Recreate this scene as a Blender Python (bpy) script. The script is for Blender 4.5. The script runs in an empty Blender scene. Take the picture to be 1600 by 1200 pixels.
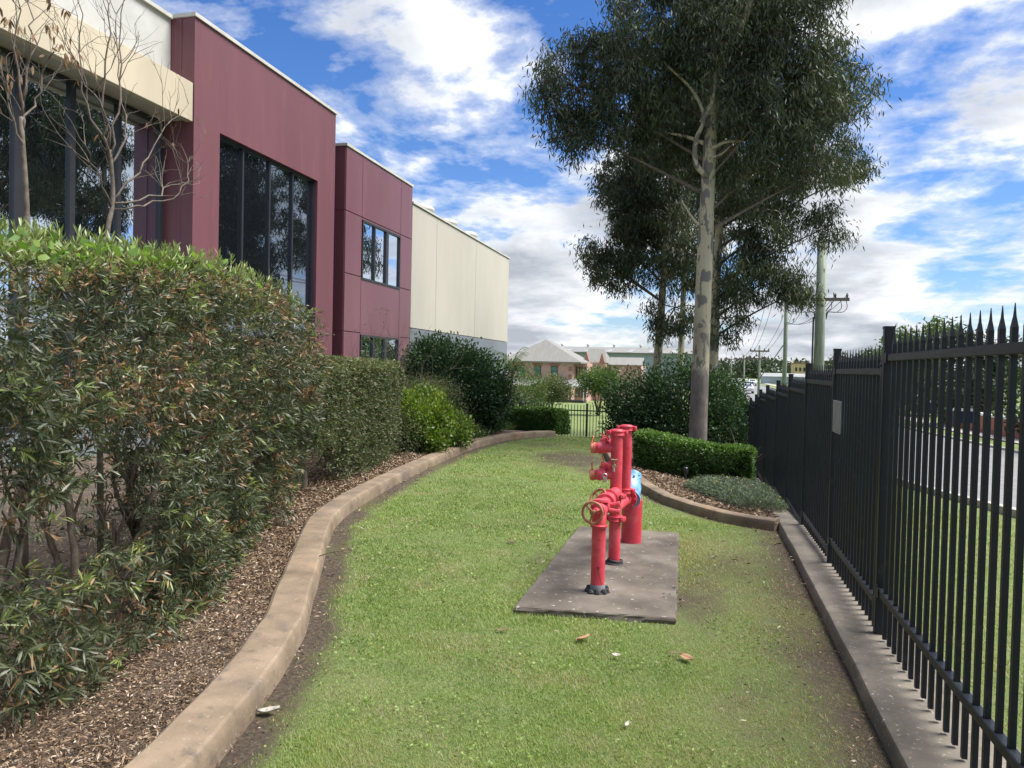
import bpy, math, random
import numpy as np
from mathutils import Vector, Matrix
random.seed(7); rng = np.random.default_rng(7)
S = bpy.context.scene; COL = S.collection
R = math.radians
# ------------------------------------------------------------------ camera
cd = bpy.data.cameras.new('camera'); cam = bpy.data.objects.new('camera', cd); COL.objects.link(cam); S.camera = cam
cd.sensor_width = 36; cd.lens = 26; cd.clip_end = 3000; cd.clip_start = .05
YAW = math.atan(300/1156); PITCH = math.atan(27/1155.6); ROLL = R(1.3)
cam.location = (0, 0, 1.6)
cam.rotation_euler = (Matrix.Rotation(YAW, 4, 'Z') @ Matrix.Rotation(math.pi/2-PITCH, 4, 'X') @ Matrix.Rotation(ROLL, 4, 'Z')).to_euler()
# ------------------------------------------------------------------ light, sky, exposure
SUN_DIR = Vector((.50, .10, .86)).normalized()      # towards the sun
sl = bpy.data.lights.new('sun', 'SUN'); so = bpy.data.objects.new('sun', sl); COL.objects.link(so)
sl.energy = 3.6; sl.angle = R(32); sl.color = (1, .96, .9)
so.rotation_euler = SUN_DIR.to_track_quat('Z', 'Y').to_euler(); so.location = (0, 0, 40)
W = bpy.data.worlds.new('World'); S.world = W; W.use_nodes = True
S.view_settings.view_transform = 'Standard'; S.view_settings.look = 'None'; S.view_settings.gamma = 1
S.view_settings.exposure = 1.22
S.render.engine = 'CYCLES'; S.cycles.use_denoising = True
S.cycles.max_bounces = 7; S.cycles.diffuse_bounces = 3; S.cycles.glossy_bounces = 3; S.cycles.transmission_bounces = 4; S.cycles.transparent_max_bounces = 4
def N(t, typ, **k):
    n = t.nodes.new(typ)
    for a, b in k.items():
        if a == 'inp':
            for i, v in b.items(): n.inputs[i].default_value = v
        else: setattr(n, a, b)
    return n
def ramp(t, stops, interp='LINEAR'):
    n = t.nodes.new('ShaderNodeValToRGB'); cr = n.color_ramp; cr.interpolation = interp
    while len(cr.elements) > 1: cr.elements.remove(cr.elements[-1])
    cr.elements[0].position = stops[0][0]; c = stops[0][1]; cr.elements[0].color = (*c, 1) if not isinstance(c, (int, float)) else (c, c, c, 1)
    for p, c in stops[1:]:
        e = cr.elements.new(p); e.color = (*c, 1) if not isinstance(c, (int, float)) else (c, c, c, 1)
    return n
def math_(t, op, a, b=None, clamp=False):
    n = t.nodes.new('ShaderNodeMath'); n.operation = op; n.use_clamp = clamp
    for i, v in enumerate((a, b)):
        if v is None: continue
        if isinstance(v, (int, float)): n.inputs[i].default_value = v
        else: t.links.new(v, n.inputs[i])
    return n.outputs[0]
def mixc(t, fac, a, b, bt='MIX'):
    n = t.nodes.new('ShaderNodeMix'); n.data_type = 'RGBA'; n.blend_type = bt
    for i, v in ((0, fac), (6, a), (7, b)):
        if isinstance(v, (int, float)): n.inputs[i].default_value = v
        elif isinstance(v, tuple): n.inputs[i].default_value = (*v, 1)
        else: t.links.new(v, n.inputs[i])
    return n.outputs[2]
def build_world():
    t = W.node_tree; t.nodes.clear(); L = t.links.new
    out = N(t, 'ShaderNodeOutputWorld'); bg = N(t, 'ShaderNodeBackground'); bg.inputs[1].default_value = .074
    sky = N(t, 'ShaderNodeTexSky'); sky.sky_type = 'NISHITA'; sky.sun_disc = False
    sky.sun_elevation = math.asin(SUN_DIR.z); sky.sun_rotation = math.atan2(SUN_DIR.x, SUN_DIR.y); sky.air_density = 1.0; sky.dust_density = .6; sky.ozone_density = 1.6
    tc = N(t, 'ShaderNodeTexCoord'); sep = N(t, 'ShaderNodeSeparateXYZ'); L(tc.outputs['Generated'], sep.inputs[0])
    z = math_(t, 'MAXIMUM', sep.outputs[2], 0.0)
    den = math_(t, 'ADD', z, .20)
    px = math_(t, 'DIVIDE', sep.outputs[0], den); py = math_(t, 'DIVIDE', sep.outputs[1], den)
    cmb = N(t, 'ShaderNodeCombineXYZ'); L(px, cmb.inputs[0]); L(py, cmb.inputs[1]); cmb.inputs[2].default_value = CLOUD_SEED
    n1 = N(t, 'ShaderNodeTexNoise', inp={'Scale': 1.5, 'Detail': 10., 'Roughness': .56, 'Lacunarity': 2.1, 'Distortion': .15}); L(cmb.outputs[0], n1.inputs['Vector'])
    # the same field a little nearer the sun: difference gives the lit and the grey sides of a cloud
    off = N(t, 'ShaderNodeVectorMath', operation='ADD'); L(cmb.outputs[0], off.inputs[0]); off.inputs[1].default_value = (.13, .05, .06)
    n2 = N(t, 'ShaderNodeTexNoise', inp={'Scale': 1.5, 'Detail': 6., 'Roughness': .52, 'Lacunarity': 2.1, 'Distortion': .15}); L(off.outputs[0], n2.inputs['Vector'])
    n3 = N(t, 'ShaderNodeTexNoise', inp={'Scale': 9., 'Detail': 7., 'Roughness': .62}); L(cmb.outputs[0], n3.inputs['Vector'])
    hz = ramp(t, [(0, .06), (.25, .02), (.6, 0.)]); L(sep.outputs[2], hz.inputs[0])
    d0 = math_(t, 'ADD', n1.outputs[0], hz.outputs[0])
    d1 = math_(t, 'ADD', d0, math_(t, 'MULTIPLY', math_(t, 'SUBTRACT', n3.outputs[0], .5), .12))
    cov = ramp(t, [(.43, 0.), (.48, .35), (.52, .9), (.57, 1.)]); L(d1, cov.inputs[0])
    # thick middles are grey, thin edges and sun-side flanks white
    thick = math_(t, 'MULTIPLY', math_(t, 'SUBTRACT', d1, .50), 1.6)
    side = math_(t, 'MULTIPLY', math_(t, 'SUBTRACT', n2.outputs[0], n1.outputs[0]), 1.1)
    shade = math_(t, 'ADD', math_(t, 'ADD', thick, side), .16)
    sh = ramp(t, [(0., (7.6, 7.6, 7.6)), (.13, (6.6, 6.7, 6.8)), (.27, (4.5, 4.7, 5.05)), (.42, (2.9, 3.15, 3.55))]); L(shade, sh.inputs[0])
    bf_ = ramp(t, [(0., (.74, .80, .98)), (.12, (.52, .70, .98)), (.45, (.34, .60, .98)), (1., (.32, .58, .98))]); L(sep.outputs[2], bf_.inputs[0]); blue = mixc(t, 1., sky.outputs[0], bf_.outputs[0], 'MULTIPLY')
    c = mixc(t, cov.outputs[0], blue, sh.outputs[0])
    L(c, bg.inputs[0]); L(bg.outputs[0], out.inputs[0])
CLOUD_SEED = 77.2
build_world()
# ------------------------------------------------------------------ mesh helpers
def me_from(name, V, F, smooth=False):
    me = bpy.data.meshes.new(name)
    if isinstance(F, np.ndarray):
        n, k = F.shape; me.vertices.add(len(V)); me.vertices.foreach_set('co', np.asarray(V, np.float32).ravel())
        me.loops.add(n*k); me.loops.foreach_set('vertex_index', F.astype(np.int32).ravel())
        me.polygons.add(n); me.polygons.foreach_set('loop_start', np.arange(0, n*k, k, dtype=np.int32))
        me.update(calc_edges=True)
    else:
        me.from_pydata([tuple(map(float, v)) for v in V], [], [tuple(map(int, f)) for f in F])
    if smooth: me.polygons.foreach_set('use_smooth', np.ones(len(me.polygons), bool))
    return me
class MB:
    def __init__(s): s.V = []; s.F = []
    def add(s, V, F):
        o = len(s.V); s.V += [tuple(v) for v in V]; s.F += [tuple(i+o for i in f) for f in F]; return s
    def box(s, x0, x1, y0, y1, z0, z1, b=0):
        if b: return s.bbox(x0, x1, y0, y1, z0, z1, b)
        V = [(x, y, z) for z in (z0, z1) for y in (y0, y1) for x in (x0, x1)]
        return s.add(V, [(0, 2, 3, 1), (4, 5, 7, 6), (0, 1, 5, 4), (2, 6, 7, 3), (0, 4, 6, 2), (1, 3, 7, 5)])
    def bbox(s, x0, x1, y0, y1, z0, z1, b):
        # box with chamfered upper and vertical edges
        rings = [(z0, 0.), (z1-b, 0.), (z1, b)]; V = []; F = []
        for z, i in rings:
            V += [(x0+b+i, y0+i, z), (x1-b-i, y0+i, z), (x1-i, y0+b+i, z), (x1-i, y1-b-i, z), (x1-b-i, y1-i, z), (x0+b+i, y1-i, z), (x0+i, y1-b-i, z), (x0+i, y0+b+i, z)]
        for r in range(2):
            for k in range(8): F.append((r*8+k, r*8+(k+1) % 8, r*8+8+(k+1) % 8, r*8+8+k))
        F.append(tuple(range(16, 24))); F.append(tuple(range(7, -1, -1)))
        return s.add(V, F)
    def tube(s, pts, rad, n=8, cap=True):
        pts = [Vector(p) for p in pts]
        if isinstance(rad, (int, float)): rad = [rad]*len(pts)
        V = []; F = []; up = None
        for i, p in enumerate(pts):
            d = (pts[min(i+1, len(pts)-1)]-pts[max(i-1, 0)]); d = d.normalized() if d.length > 1e-9 else Vector((0, 0, 1))
            if up is None: up = d.orthogonal().normalized()
            up = (up-d*up.dot(d)); up = up.normalized() if up.length > 1e-6 else d.orthogonal().normalized()
            w = d.cross(up)
            for k in range(n):
                a = 2*math.pi*k/n; V.append(p+(up*math.cos(a)+w*math.sin(a))*rad[i])
        for i in range(len(pts)-1):
            for k in range(n): F.append((i*n+k, i*n+(k+1) % n, (i+1)*n+(k+1) % n, (i+1)*n+k))
        if cap: F.append(tuple(range(n-1, -1, -1))); F.append(tuple(range((len(pts)-1)*n, len(pts)*n)))
        return s.add(V, F)
    def lathe(s, prof, o=(0, 0, 0), axis=(0, 0, 1), n=20):
        # prof: list of (along, radius)
        ax = Vector(axis).normalized(); u = ax.orthogonal().normalized(); w = ax.cross(u); o = Vector(o); V = []; F = []
        for a, r in prof:
            for k in range(n):
                t = 2*math.pi*k/n; V.append(o+ax*a+(u*math.cos(t)+w*math.sin(t))*r)
        m = len(prof)
        for i in range(m-1):
            for k in range(n): F.append((i*n+k, i*n+(k+1) % n, (i+1)*n+(k+1) % n, (i+1)*n+k))
        F.append(tuple(range(n-1, -1, -1))); F.append(tuple(range((m-1)*n, m*n)))
        return s.add(V, F)
    def torus(s, o, axis, R_, r, n=28, m=8, arc=2*math.pi, a0=0., u=None):
        ax = Vector(axis).normalized(); u = Vector(u).normalized() if u is not None else ax.orthogonal().normalized(); w = ax.cross(u); o = Vector(o)
        full = arc > 6.28; pts = []
        V = []; F = []
        k_ = n if full else n+1
        for i in range(k_):
            t = a0+arc*i/n; d = u*math.cos(t)+w*math.sin(t)
            for j in range(m):
                q = 2*math.pi*j/m; V.append(o+d*(R_+r*math.cos(q))+ax*r*math.sin(q))
        for i in range(n):
            i2 = (i+1) % n if full else i+1
            for j in range(m): F.append((i*m+j, i2*m+j, i2*m+(j+1) % m, i*m+(j+1) % m))
        return s.add(V, F)
    def sheet(s, rows):
        n = len(rows[0]); V = [p for r in rows for p in r]
        return s.add(V, [(i*n+k, i*n+k+1, (i+1)*n+k+1, (i+1)*n+k) for i in range(len(rows)-1) for k in range(n-1)])
ROOT = {}
def tag(o, label=None, cat=None, group=None, kind=None):
    if label: o['label'] = label
    if cat: o['category'] = cat
    if group: o['group'] = group
    if kind: o['kind'] = kind
    return o
def thing(name, label, cat, loc, group=None):
    o = bpy.data.objects.new(name, None); COL.objects.link(o); o.location = loc; o.empty_display_size = .2
    ROOT[o] = Vector(loc); return tag(o, label, cat, group)
def obj(name, mb, mat, parent=None, smooth=False, loc=None):
    """mesh in world coordinates; re-based on its thing's origin (or on loc)"""
    if isinstance(mb, MB): V, F = np.array([tuple(v) for v in mb.V], np.float32), mb.F
    else: V, F = np.asarray(mb[0], np.float32), mb[1]
    org = ROOT[parent] if parent is not None else Vector(loc if loc is not None else (0, 0, 0))
    me = me_from(name, V-np.array(org, np.float32), F, smooth)
    if mat: me.materials.append(mat)
    o = bpy.data.objects.new(name, me); COL.objects.link(o)
    if parent is not None: o.parent = parent
    else: o.location = org
    ROOT[o] = org
    return o
def bevel(o, w=.01, seg=2, ang=40):
    m = o.modifiers.new('bevel', 'BEVEL'); m.width = w; m.segments = seg; m.limit_method = 'ANGLE'; m.angle_limit = R(ang); return o
def inst(name, me, loc, parent, rot=None, scale=None):
    o = bpy.data.objects.new(name, me); COL.objects.link(o); o.parent = parent
    o.location = Vector(loc)-ROOT[parent]
    if rot: o.rotation_euler = rot
    if scale: o.scale = scale
    ROOT[o] = Vector(loc); return o
# ------------------------------------------------------------------ materials
def mat(name, stops=None, color=None, rough=.6, scale=4., detail=6., bump=0., bscale=None, metallic=0., ior=1.5, stretch=None, spots=None, coords='Object', spec=.5, rvar=0.):
    m = bpy.data.materials.new(name); m.use_nodes = True; t = m.node_tree; L = t.links.new; b = t.nodes['Principled BSDF']
    b.inputs['Roughness'].default_value = rough; b.inputs['Metallic'].default_value = metallic; b.inputs['IOR'].default_value = ior
    b.inputs['Specular IOR Level'].default_value = spec
    tc = N(t, 'ShaderNodeNewGeometry').outputs['Position'] if coords == 'World' else N(t, 'ShaderNodeTexCoord').outputs[coords]
    if stretch:
        mp = N(t, 'ShaderNodeMapping'); mp.inputs['Scale'].default_value = stretch; L(tc, mp.inputs[0]); tc = mp.outputs[0]
    if stops is None: stops = [(0, tuple(c*.82 for c in color)), (.5, color), (1, tuple(min(1, c*1.15) for c in color))]
    n = N(t, 'ShaderNodeTexNoise', inp={'Scale': scale, 'Detail': detail, 'Roughness': .6}); L(tc, n.inputs['Vector'])
    # stretch noise contrast
    rg = N(t, 'ShaderNodeMapRange', inp={1: .28, 2: .72}); L(n.outputs[0], rg.inputs[0])
    r = ramp(t, stops); L(rg.outputs[0], r.inputs[0]); c = r.outputs[0]
    if spots:
        for (sc, lo, hi, colr, amt) in spots:
            q = N(t, 'ShaderNodeTexNoise', inp={'Scale': sc, 'Detail': 4., 'Roughness': .6}); L(tc, q.inputs['Vector'])
            q2 = ramp(t, [(lo, 0.), (hi, amt)]); L(q.outputs[0], q2.inputs[0]); c = mixc(t, q2.outputs[0], c, colr)
    L(c, b.inputs['Base Color'])
    if rvar:
        rr = N(t, 'ShaderNodeMapRange', inp={3: rough-rvar, 4: rough+rvar}); L(n.outputs[0], rr.inputs[0]); L(rr.outputs[0], b.inputs['Roughness'])
    if bump:
        q = N(t, 'ShaderNodeTexNoise', inp={'Scale': bscale or scale*6, 'Detail': 5., 'Roughness': .65}); L(tc, q.inputs['Vector'])
        bp = N(t, 'ShaderNodeBump', inp={'Strength': 1., 'Distance': bump}); L(q.outputs[0], bp.inputs['Height']); L(bp.outputs[0], b.inputs['Normal'])
    return m
def leafmat(name, stops, trans=.3, rough=.45, spec=.4):
    m = bpy.data.materials.new(name); m.use_nodes = True; t = m.node_tree; L = t.links.new; b = t.nodes['Principled BSDF']; out = t.nodes['Material Output']
    a = N(t, 'ShaderNodeAttribute', attribute_name='rnd'); r = ramp(t, stops); L(a.outputs['Fac'], r.inputs[0])
    L(r.outputs[0], b.inputs['Base Color']); b.inputs['Roughness'].default_value = rough; b.inputs['Specular IOR Level'].default_value = spec
    tr = N(t, 'ShaderNodeBsdfTranslucent'); hs = mixc(t, 1., r.outputs[0], (1.15, 1.2, .6), 'MULTIPLY'); L(hs, tr.inputs[0])
    mx = N(t, 'ShaderNodeMixShader'); mx.inputs[0].default_value = trans; L(b.outputs[0], mx.inputs[1]); L(tr.outputs[0], mx.inputs[2]); L(mx.outputs[0], out.inputs[0])
    return m
def glassmat(name, tint, refl):
    m = bpy.data.materials.new(name); m.use_nodes = True; t = m.node_tree; L = t.links.new; out = t.nodes['Material Output']; t.nodes.remove(t.nodes['Principled BSDF'])
    g = N(t, 'ShaderNodeBsdfGlossy'); g.inputs['Color'].default_value = (*tint, 1); g.inputs['Roughness'].default_value = .004
    d = N(t, 'ShaderNodeBsdfDiffuse'); d.inputs['Color'].default_value = (.012, .014, .018, 1)
    lw = N(t, 'ShaderNodeFresnel'); lw.inputs[0].default_value = 1.5; f = math_(t, 'ADD', lw.outputs[0], refl, True)
    mx = N(t, 'ShaderNodeMixShader'); L(f, mx.inputs[0]); L(d.outputs[0], mx.inputs[1]); L(g.outputs[0], mx.inputs[2]); L(mx.outputs[0], out.inputs[0])
    tc = N(t, 'ShaderNodeTexCoord'); n = N(t, 'ShaderNodeTexNoise', inp={'Scale': .5, 'Detail': 0.}); L(tc.outputs['Object'], n.inputs['Vector'])
    bp = N(t, 'ShaderNodeBump', inp={'Strength': 1., 'Distance': .006}); L(n.outputs[0], bp.inputs['Height']); L(bp.outputs[0], g.inputs['Normal'])
    return m
M = {}
M['concrete_brown'] = mat('concrete_brown', [(0, (.115, .082, .054)), (.45, (.19, .14, .095)), (1, (.28, .21, .145))], rough=.85, scale=3., bump=.002, bscale=90, coords='World',
    spots=[(.55, .58, .66, (.42, .25, .13), .75), (2.2, .55, .68, (.12, .095, .078), .75), (40, .62, .7, (.34, .31, .27), .6), (9, .56, .72, (.085, .07, .058), .75)])
M['concrete_grey'] = mat('concrete_grey', [(0, (.075, .065, .052)), (.5, (.145, .125, .10)), (1, (.225, .195, .155))], rough=.85, scale=2.2, bump=.002, bscale=80, coords='World',
    spots=[(45, .63, .69, (.42, .40, .34), .8), (7, .55, .72, (.07, .066, .058), .7)])
M['concrete_pad'] = mat('concrete_pad', [(0, (.055, .045, .035)), (.5, (.108, .09, .072)), (1, (.18, .152, .122))], rough=.85, scale=2.6, bump=.002, bscale=80, coords='World',
    spots=[(28, .655, .69, (.42, .40, .35), .8), (3, .55, .72, (.21, .195, .17), .6)])
M['fence'] = mat('black_powder_coat', color=(.010, .013, .019), rough=.42, scale=3., coords='World', rvar=.08, spec=.3, spots=[(14, .60, .75, (.05, .05, .048), .5)])
M['plate'] = mat('plain_grey_plate', color=(.22, .23, .24), rough=.5, scale=5)
M['red'] = mat('red_paint', [(0, (.48, .036, .055)), (.5, (.60, .055, .082)), (1, (.67, .10, .125))], rough=.42, scale=5., coords='World', bump=.0006, bscale=60,
    spots=[(26, .655, .70, (.20, .035, .03), .75), (6, .56, .72, (.62, .16, .17), .7), (11, .60, .70, (.34, .03, .04), .5)])
M['red_cap'] = mat('orange_cap_paint', [(0, (.42, .10, .055)), (.5, (.55, .17, .09)), (1, (.62, .28, .16))], rough=.55, scale=22., coords='World')
M['wheel'] = mat('rusty_handwheel', [(0, (.20, .07, .04)), (.5, (.36, .13, .07)), (1, (.48, .24, .13))], rough=.6, scale=30., coords='World')
M['brass'] = mat('brass', color=(.34, .29, .21), rough=.5, metallic=.6, scale=20)
M['steel'] = mat('dull_steel', color=(.35, .36, .38), rough=.4, metallic=.7, scale=20)
M['blue'] = mat('blue_valve_paint', [(0, (.10, .25, .45)), (.5, (.17, .38, .62)), (1, (.34, .55, .74))], rough=.45, scale=14., coords='World')
M['rubber'] = mat('black_rubber', color=(.03, .03, .032), rough=.7, scale=20., bump=.003, bscale=60)
M['grout'] = mat('grey_sleeve', color=(.17, .19, .20), rough=.7, scale=30.)
M['burgundy'] = mat('burgundy_render', [(0, (.122, .043, .055)), (.5, (.146, .053, .067)), (1, (.168, .064, .080))], rough=.5, scale=.7, coords='World', bump=.0015, bscale=25, stretch=(1, 1, .14), spots=[(4., .56, .74, (.21, .092, .10), .45), (1.6, .58, .72, (.105, .036, .045), .5)])
M['burgundy2'] = mat('burgundy_panel', [(0, (.130, .050, .065)), (.5, (.150, .060, .077)), (1, (.172, .072, .092))], rough=.36, scale=.8, coords='World', stretch=(1, 1, .14), spots=[(4., .56, .74, (.20, .10, .115), .45)])
M['dark_joint'] = mat('joint_backing', color=(.02, .012, .014), rough=.8)  # near-black backing wall seen in the gaps between panels
M['cream'] = mat('cream_fascia', color=(.50, .435, .325), rough=.55, scale=1.2, coords='World', stretch=(1, 1, .2), spots=[(3., .58, .75, (.42, .36, .28), .4)])
M['white_wall'] = mat('off_white_wall', color=(.45, .45, .43), rough=.6, scale=1., coords='World')
M['soffit'] = mat('soffit_board', color=(.40, .37, .32), rough=.6)
M['cap'] = mat('pale_flashing', color=(.50, .49, .45), rough=.4, scale=3.)
M['beige'] = mat('beige_precast', [(0, (.385, .365, .32)), (.5, (.43, .405, .355)), (1, (.46, .435, .385))], rough=.7, scale=.5, coords='World', stretch=(1, 1, .3), bump=.001, bscale=30)
M['greyband'] = mat('grey_precast', color=(.155, .175, .205), rough=.7, scale=.5, coords='World')
M['frame'] = mat('dark_window_frame', color=(.022, .024, .03), rough=.4)
M['glass'] = glassmat('tinted_glass', (.80, .88, .98), .70)
M['glass2'] = glassmat('dark_glass', (.42, .50, .62), .45)
M['mulch'] = mat('mulch_soil', [(0, (.035, .024, .016)), (.5, (.085, .06, .042)), (1, (.16, .12, .09))], rough=.95, scale=9., detail=10, bump=.02, bscale=45, coords='World')
M['road'] = mat('asphalt', [(0, (.15, .15, .155)), (.5, (.19, .19, .195)), (1, (.23, .23, .235))], rough=.9, scale=2., bump=.002, bscale=120, coords='World')
M['timber'] = mat('green_treated_timber', [(0, (.12, .15, .11)), (.5, (.20, .235, .175)), (1, (.29, .32, .25))], rough=.8, scale=3., stretch=(6, 6, .5), bump=.004, bscale=8)
M['timber_dark'] = mat('weathered_arm', color=(.15, .125, .11), rough=.8, scale=6)
M['wire'] = mat('black_wire', color=(.05, .05, .055), rough=.6)
M['bark'] = mat('brown_bark', [(0, (.06, .042, .03)), (.5, (.115, .088, .066)), (1, (.19, .155, .125))], rough=.9, scale=12., stretch=(3, 3, .7), bump=.008, bscale=20)
M['twig'] = mat('grey_twig', [(0, (.07, .053, .042)), (.5, (.125, .10, .08)), (1, (.20, .165, .135))], rough=.85, scale=20.)
M['pink'] = mat('pink_render', color=(.48, .31, .27), rough=.7, scale=1.5, coords='World')
M['brick'] = mat('pink_brick_trim', color=(.36, .16, .13), rough=.8, scale=3., coords='World')
M['roofgrey'] = mat('grey_metal_roof', [(0, (.19, .185, .165)), (1, (.25, .24, .215))], rough=.5, scale=.8, stretch=(6, .3, 1), coords='World')
M['roofpale'] = mat('pale_metal_roof', color=(.30, .30, .295), rough=.45, scale=.5, coords='World')
M['bluegrey'] = mat('bluegrey_cladding', color=(.30, .36, .42), rough=.5, scale=.5, coords='World')
M['greenglass'] = mat('green_blind', color=(.07, .16, .13), rough=.2)
M['yellowb'] = mat('yellow_building', color=(.55, .43, .22), rough=.7)
M['carwhite'] = mat('white_car_paint', color=(.7, .7, .7), rough=.25)
M['cardark'] = mat('dark_car_paint', color=(.05, .06, .08), rough=.25)
M['tyre'] = mat('tyre_rubber', color=(.02, .02, .02), rough=.8)
M['bluesign'] = mat('navy_sign', color=(.012, .018, .085), rough=.4)
M['white'] = mat('white_paint', color=(.75, .75, .73), rough=.5)
M['redbrick'] = mat('red_low_wall', color=(.30, .11, .075), rough=.8, scale=5.)
# gum bark: cream trunk with shed grey patches, rough brown stocking at the foot
def gum_bark():
    m = bpy.data.materials.new('gum_bark'); m.use_nodes = True; t = m.node_tree; L = t.links.new; b = t.nodes['Principled BSDF']; b.inputs['Roughness'].default_value = .75
    geo = N(t, 'ShaderNodeNewGeometry'); mp = N(t, 'ShaderNodeMapping'); mp.inputs['Scale'].default_value = (1, 1, .38); L(geo.outputs['Position'], mp.inputs[0])
    a = N(t, 'ShaderNodeTexNoise', inp={'Scale': 5.5, 'Detail': 4., 'Roughness': .55, 'Distortion': .6}); L(mp.outputs[0], a.inputs['Vector'])
    c = N(t, 'ShaderNodeTexNoise', inp={'Scale': 1.7, 'Detail': 3.}); L(mp.outputs[0], c.inputs['Vector'])
    base = ramp(t, [(.3, (.28, .255, .18)), (.5, (.40, .36, .255)), (.7, (.48, .425, .305))]); L(c.outputs[0], base.inputs[0])
    pm = ramp(t, [(.535, 0.), (.55, 1.)]); L(a.outputs[0], pm.inputs[0])
    col = mixc(t, pm.outputs[0], base.outputs[0], (.155, .145, .13))
    a2 = N(t, 'ShaderNodeTexNoise', inp={'Scale': 13., 'Detail': 3.}); L(mp.outputs[0], a2.inputs['Vector']); p2 = ramp(t, [(.66, 0.), (.68, .8)]); L(a2.outputs[0], p2.inputs[0])
    col = mixc(t, p2.outputs[0], col, (.12, .10, .085))
    sp = N(t, 'ShaderNodeSeparateXYZ'); L(geo.outputs['Position'], sp.inputs[0])
    w = math_(t, 'ADD', sp.outputs[2], math_(t, 'MULTIPLY', math_(t, 'SUBTRACT', a.outputs[0], .5), 1.6))
    st = N(t, 'ShaderNodeMapRange', inp={1: 1.45, 2: 1.7, 3: 1., 4: 0.}); L(w, st.inputs[0])
    rb = N(t, 'ShaderNodeTexNoise', inp={'Scale': 9., 'Detail': 8., 'Roughness': .7}); L(mp.outputs[0], rb.inputs['Vector']); rr = ramp(t, [(.3, (.085, .072, .064)), (.55, (.17, .148, .132)), (.75, (.26, .225, .20))]); L(rb.outputs[0], rr.inputs[0])
    col = mixc(t, st.outputs[0], col, rr.outputs[0]); L(col, b.inputs['Base Color'])
    bp = N(t, 'ShaderNodeBump', inp={'Strength': .7, 'Distance': .015}); L(rb.outputs[0], bp.inputs['Height']); L(bp.outputs[0], b.inputs['Normal'])
    return m
M['gum'] = gum_bark()
M['l_gum'] = leafmat('gum_leaf', [(0, (.036, .050, .033)), (.5, (.066, .088, .054)), (.85, (.105, .13, .074)), (.93, (.15, .18, .075)), (.96, (.13, .085, .05)), (1, (.17, .11, .07))], trans=.2, rough=.5, spec=.3)
M['l_hedge'] = leafmat('bottlebrush_leaf', [(0, (.030, .040, .024)), (.3, (.064, .080, .044)), (.6, (.112, .132, .072)), (.74, (.16, .205, .085)), (.86, (.27, .33, .10)), (.89, (.13, .085, .055)), (.94, (.26, .145, .08)), (1, (.43, .27, .15))], trans=.25, rough=.42, spec=.5)
M['l_hedge2'] = leafmat('clipped_hedge_leaf', [(0, (.04, .052, .026)), (.5, (.085, .11, .05)), (.8, (.15, .18, .075)), (.92, (.21, .24, .10)), (.95, (.17, .12, .075)), (1, (.28, .19, .12))], trans=.25, rough=.5)
M['l_dark'] = leafmat('dark_glossy_leaf', [(0, (.014, .034, .015)), (.5, (.03, .066, .027)), (.85, (.06, .12, .04)), (1, (.12, .21, .06))], trans=.25, rough=.5, spec=.3)
M['l_box'] = leafmat('box_hedge_leaf', [(0, (.03, .066, .015)), (.5, (.06, .125, .028)), (.85, (.115, .21, .045)), (1, (.20, .31, .065))], trans=.3, rough=.4)
M['l_lime'] = leafmat('lime_leaf', [(0, (.035, .075, .014)), (.4, (.09, .155, .022)), (.8, (.19, .26, .035)), (1, (.34, .38, .06))], trans=.35, rough=.4)
M['l_olive'] = leafmat('olive_leaf', [(0, (.05, .065, .03)), (.6, (.12, .145, .06)), (1, (.22, .25, .11))], trans=.3)
M['l_silver'] = leafmat('silver_groundcover_leaf', [(0, (.07, .10, .065)), (.6, (.16, .21, .14)), (.95, (.27, .33, .22)), (1, (.5, .42, .12))], trans=.2)
M['l_mid'] = leafmat('mid_green_leaf', [(0, (.04, .07, .02)), (.6, (.09, .15, .04)), (1, (.19, .27, .07))], trans=.3)
M['l_far'] = leafmat('far_tree_leaf', [(0, (.025, .042, .022)), (.6, (.055, .08, .04)), (1, (.10, .13, .06))], trans=.2)
M['l_vine'] = leafmat('broad_vine_leaf', [(0, (.09, .18, .035)), (.6, (.17, .30, .06)), (1, (.27, .38, .09))], trans=.4)
M['l_dead'] = leafmat('dead_leaf', [(0, (.12, .065, .035)), (.5, (.24, .14, .075)), (1, (.40, .28, .17))], trans=.2, rough=.7)
M['litter'] = leafmat('leaf_litter', [(0, (.055, .036, .024)), (.35, (.14, .09, .054)), (.65, (.25, .165, .10)), (.88, (.36, .26, .17)), (1, (.50, .43, .35))], trans=.05, rough=.8)
M['grass'] = leafmat('grass_blade', [(0, (.085, .15, .024)), (.3, (.165, .265, .05)), (.55, (.245, .335, .08)), (.72, (.31, .37, .115)), (.86, (.35, .36, .15)), (.95, (.34, .27, .16)), (1, (.42, .36, .25))], trans=.35, rough=.5)
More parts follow.
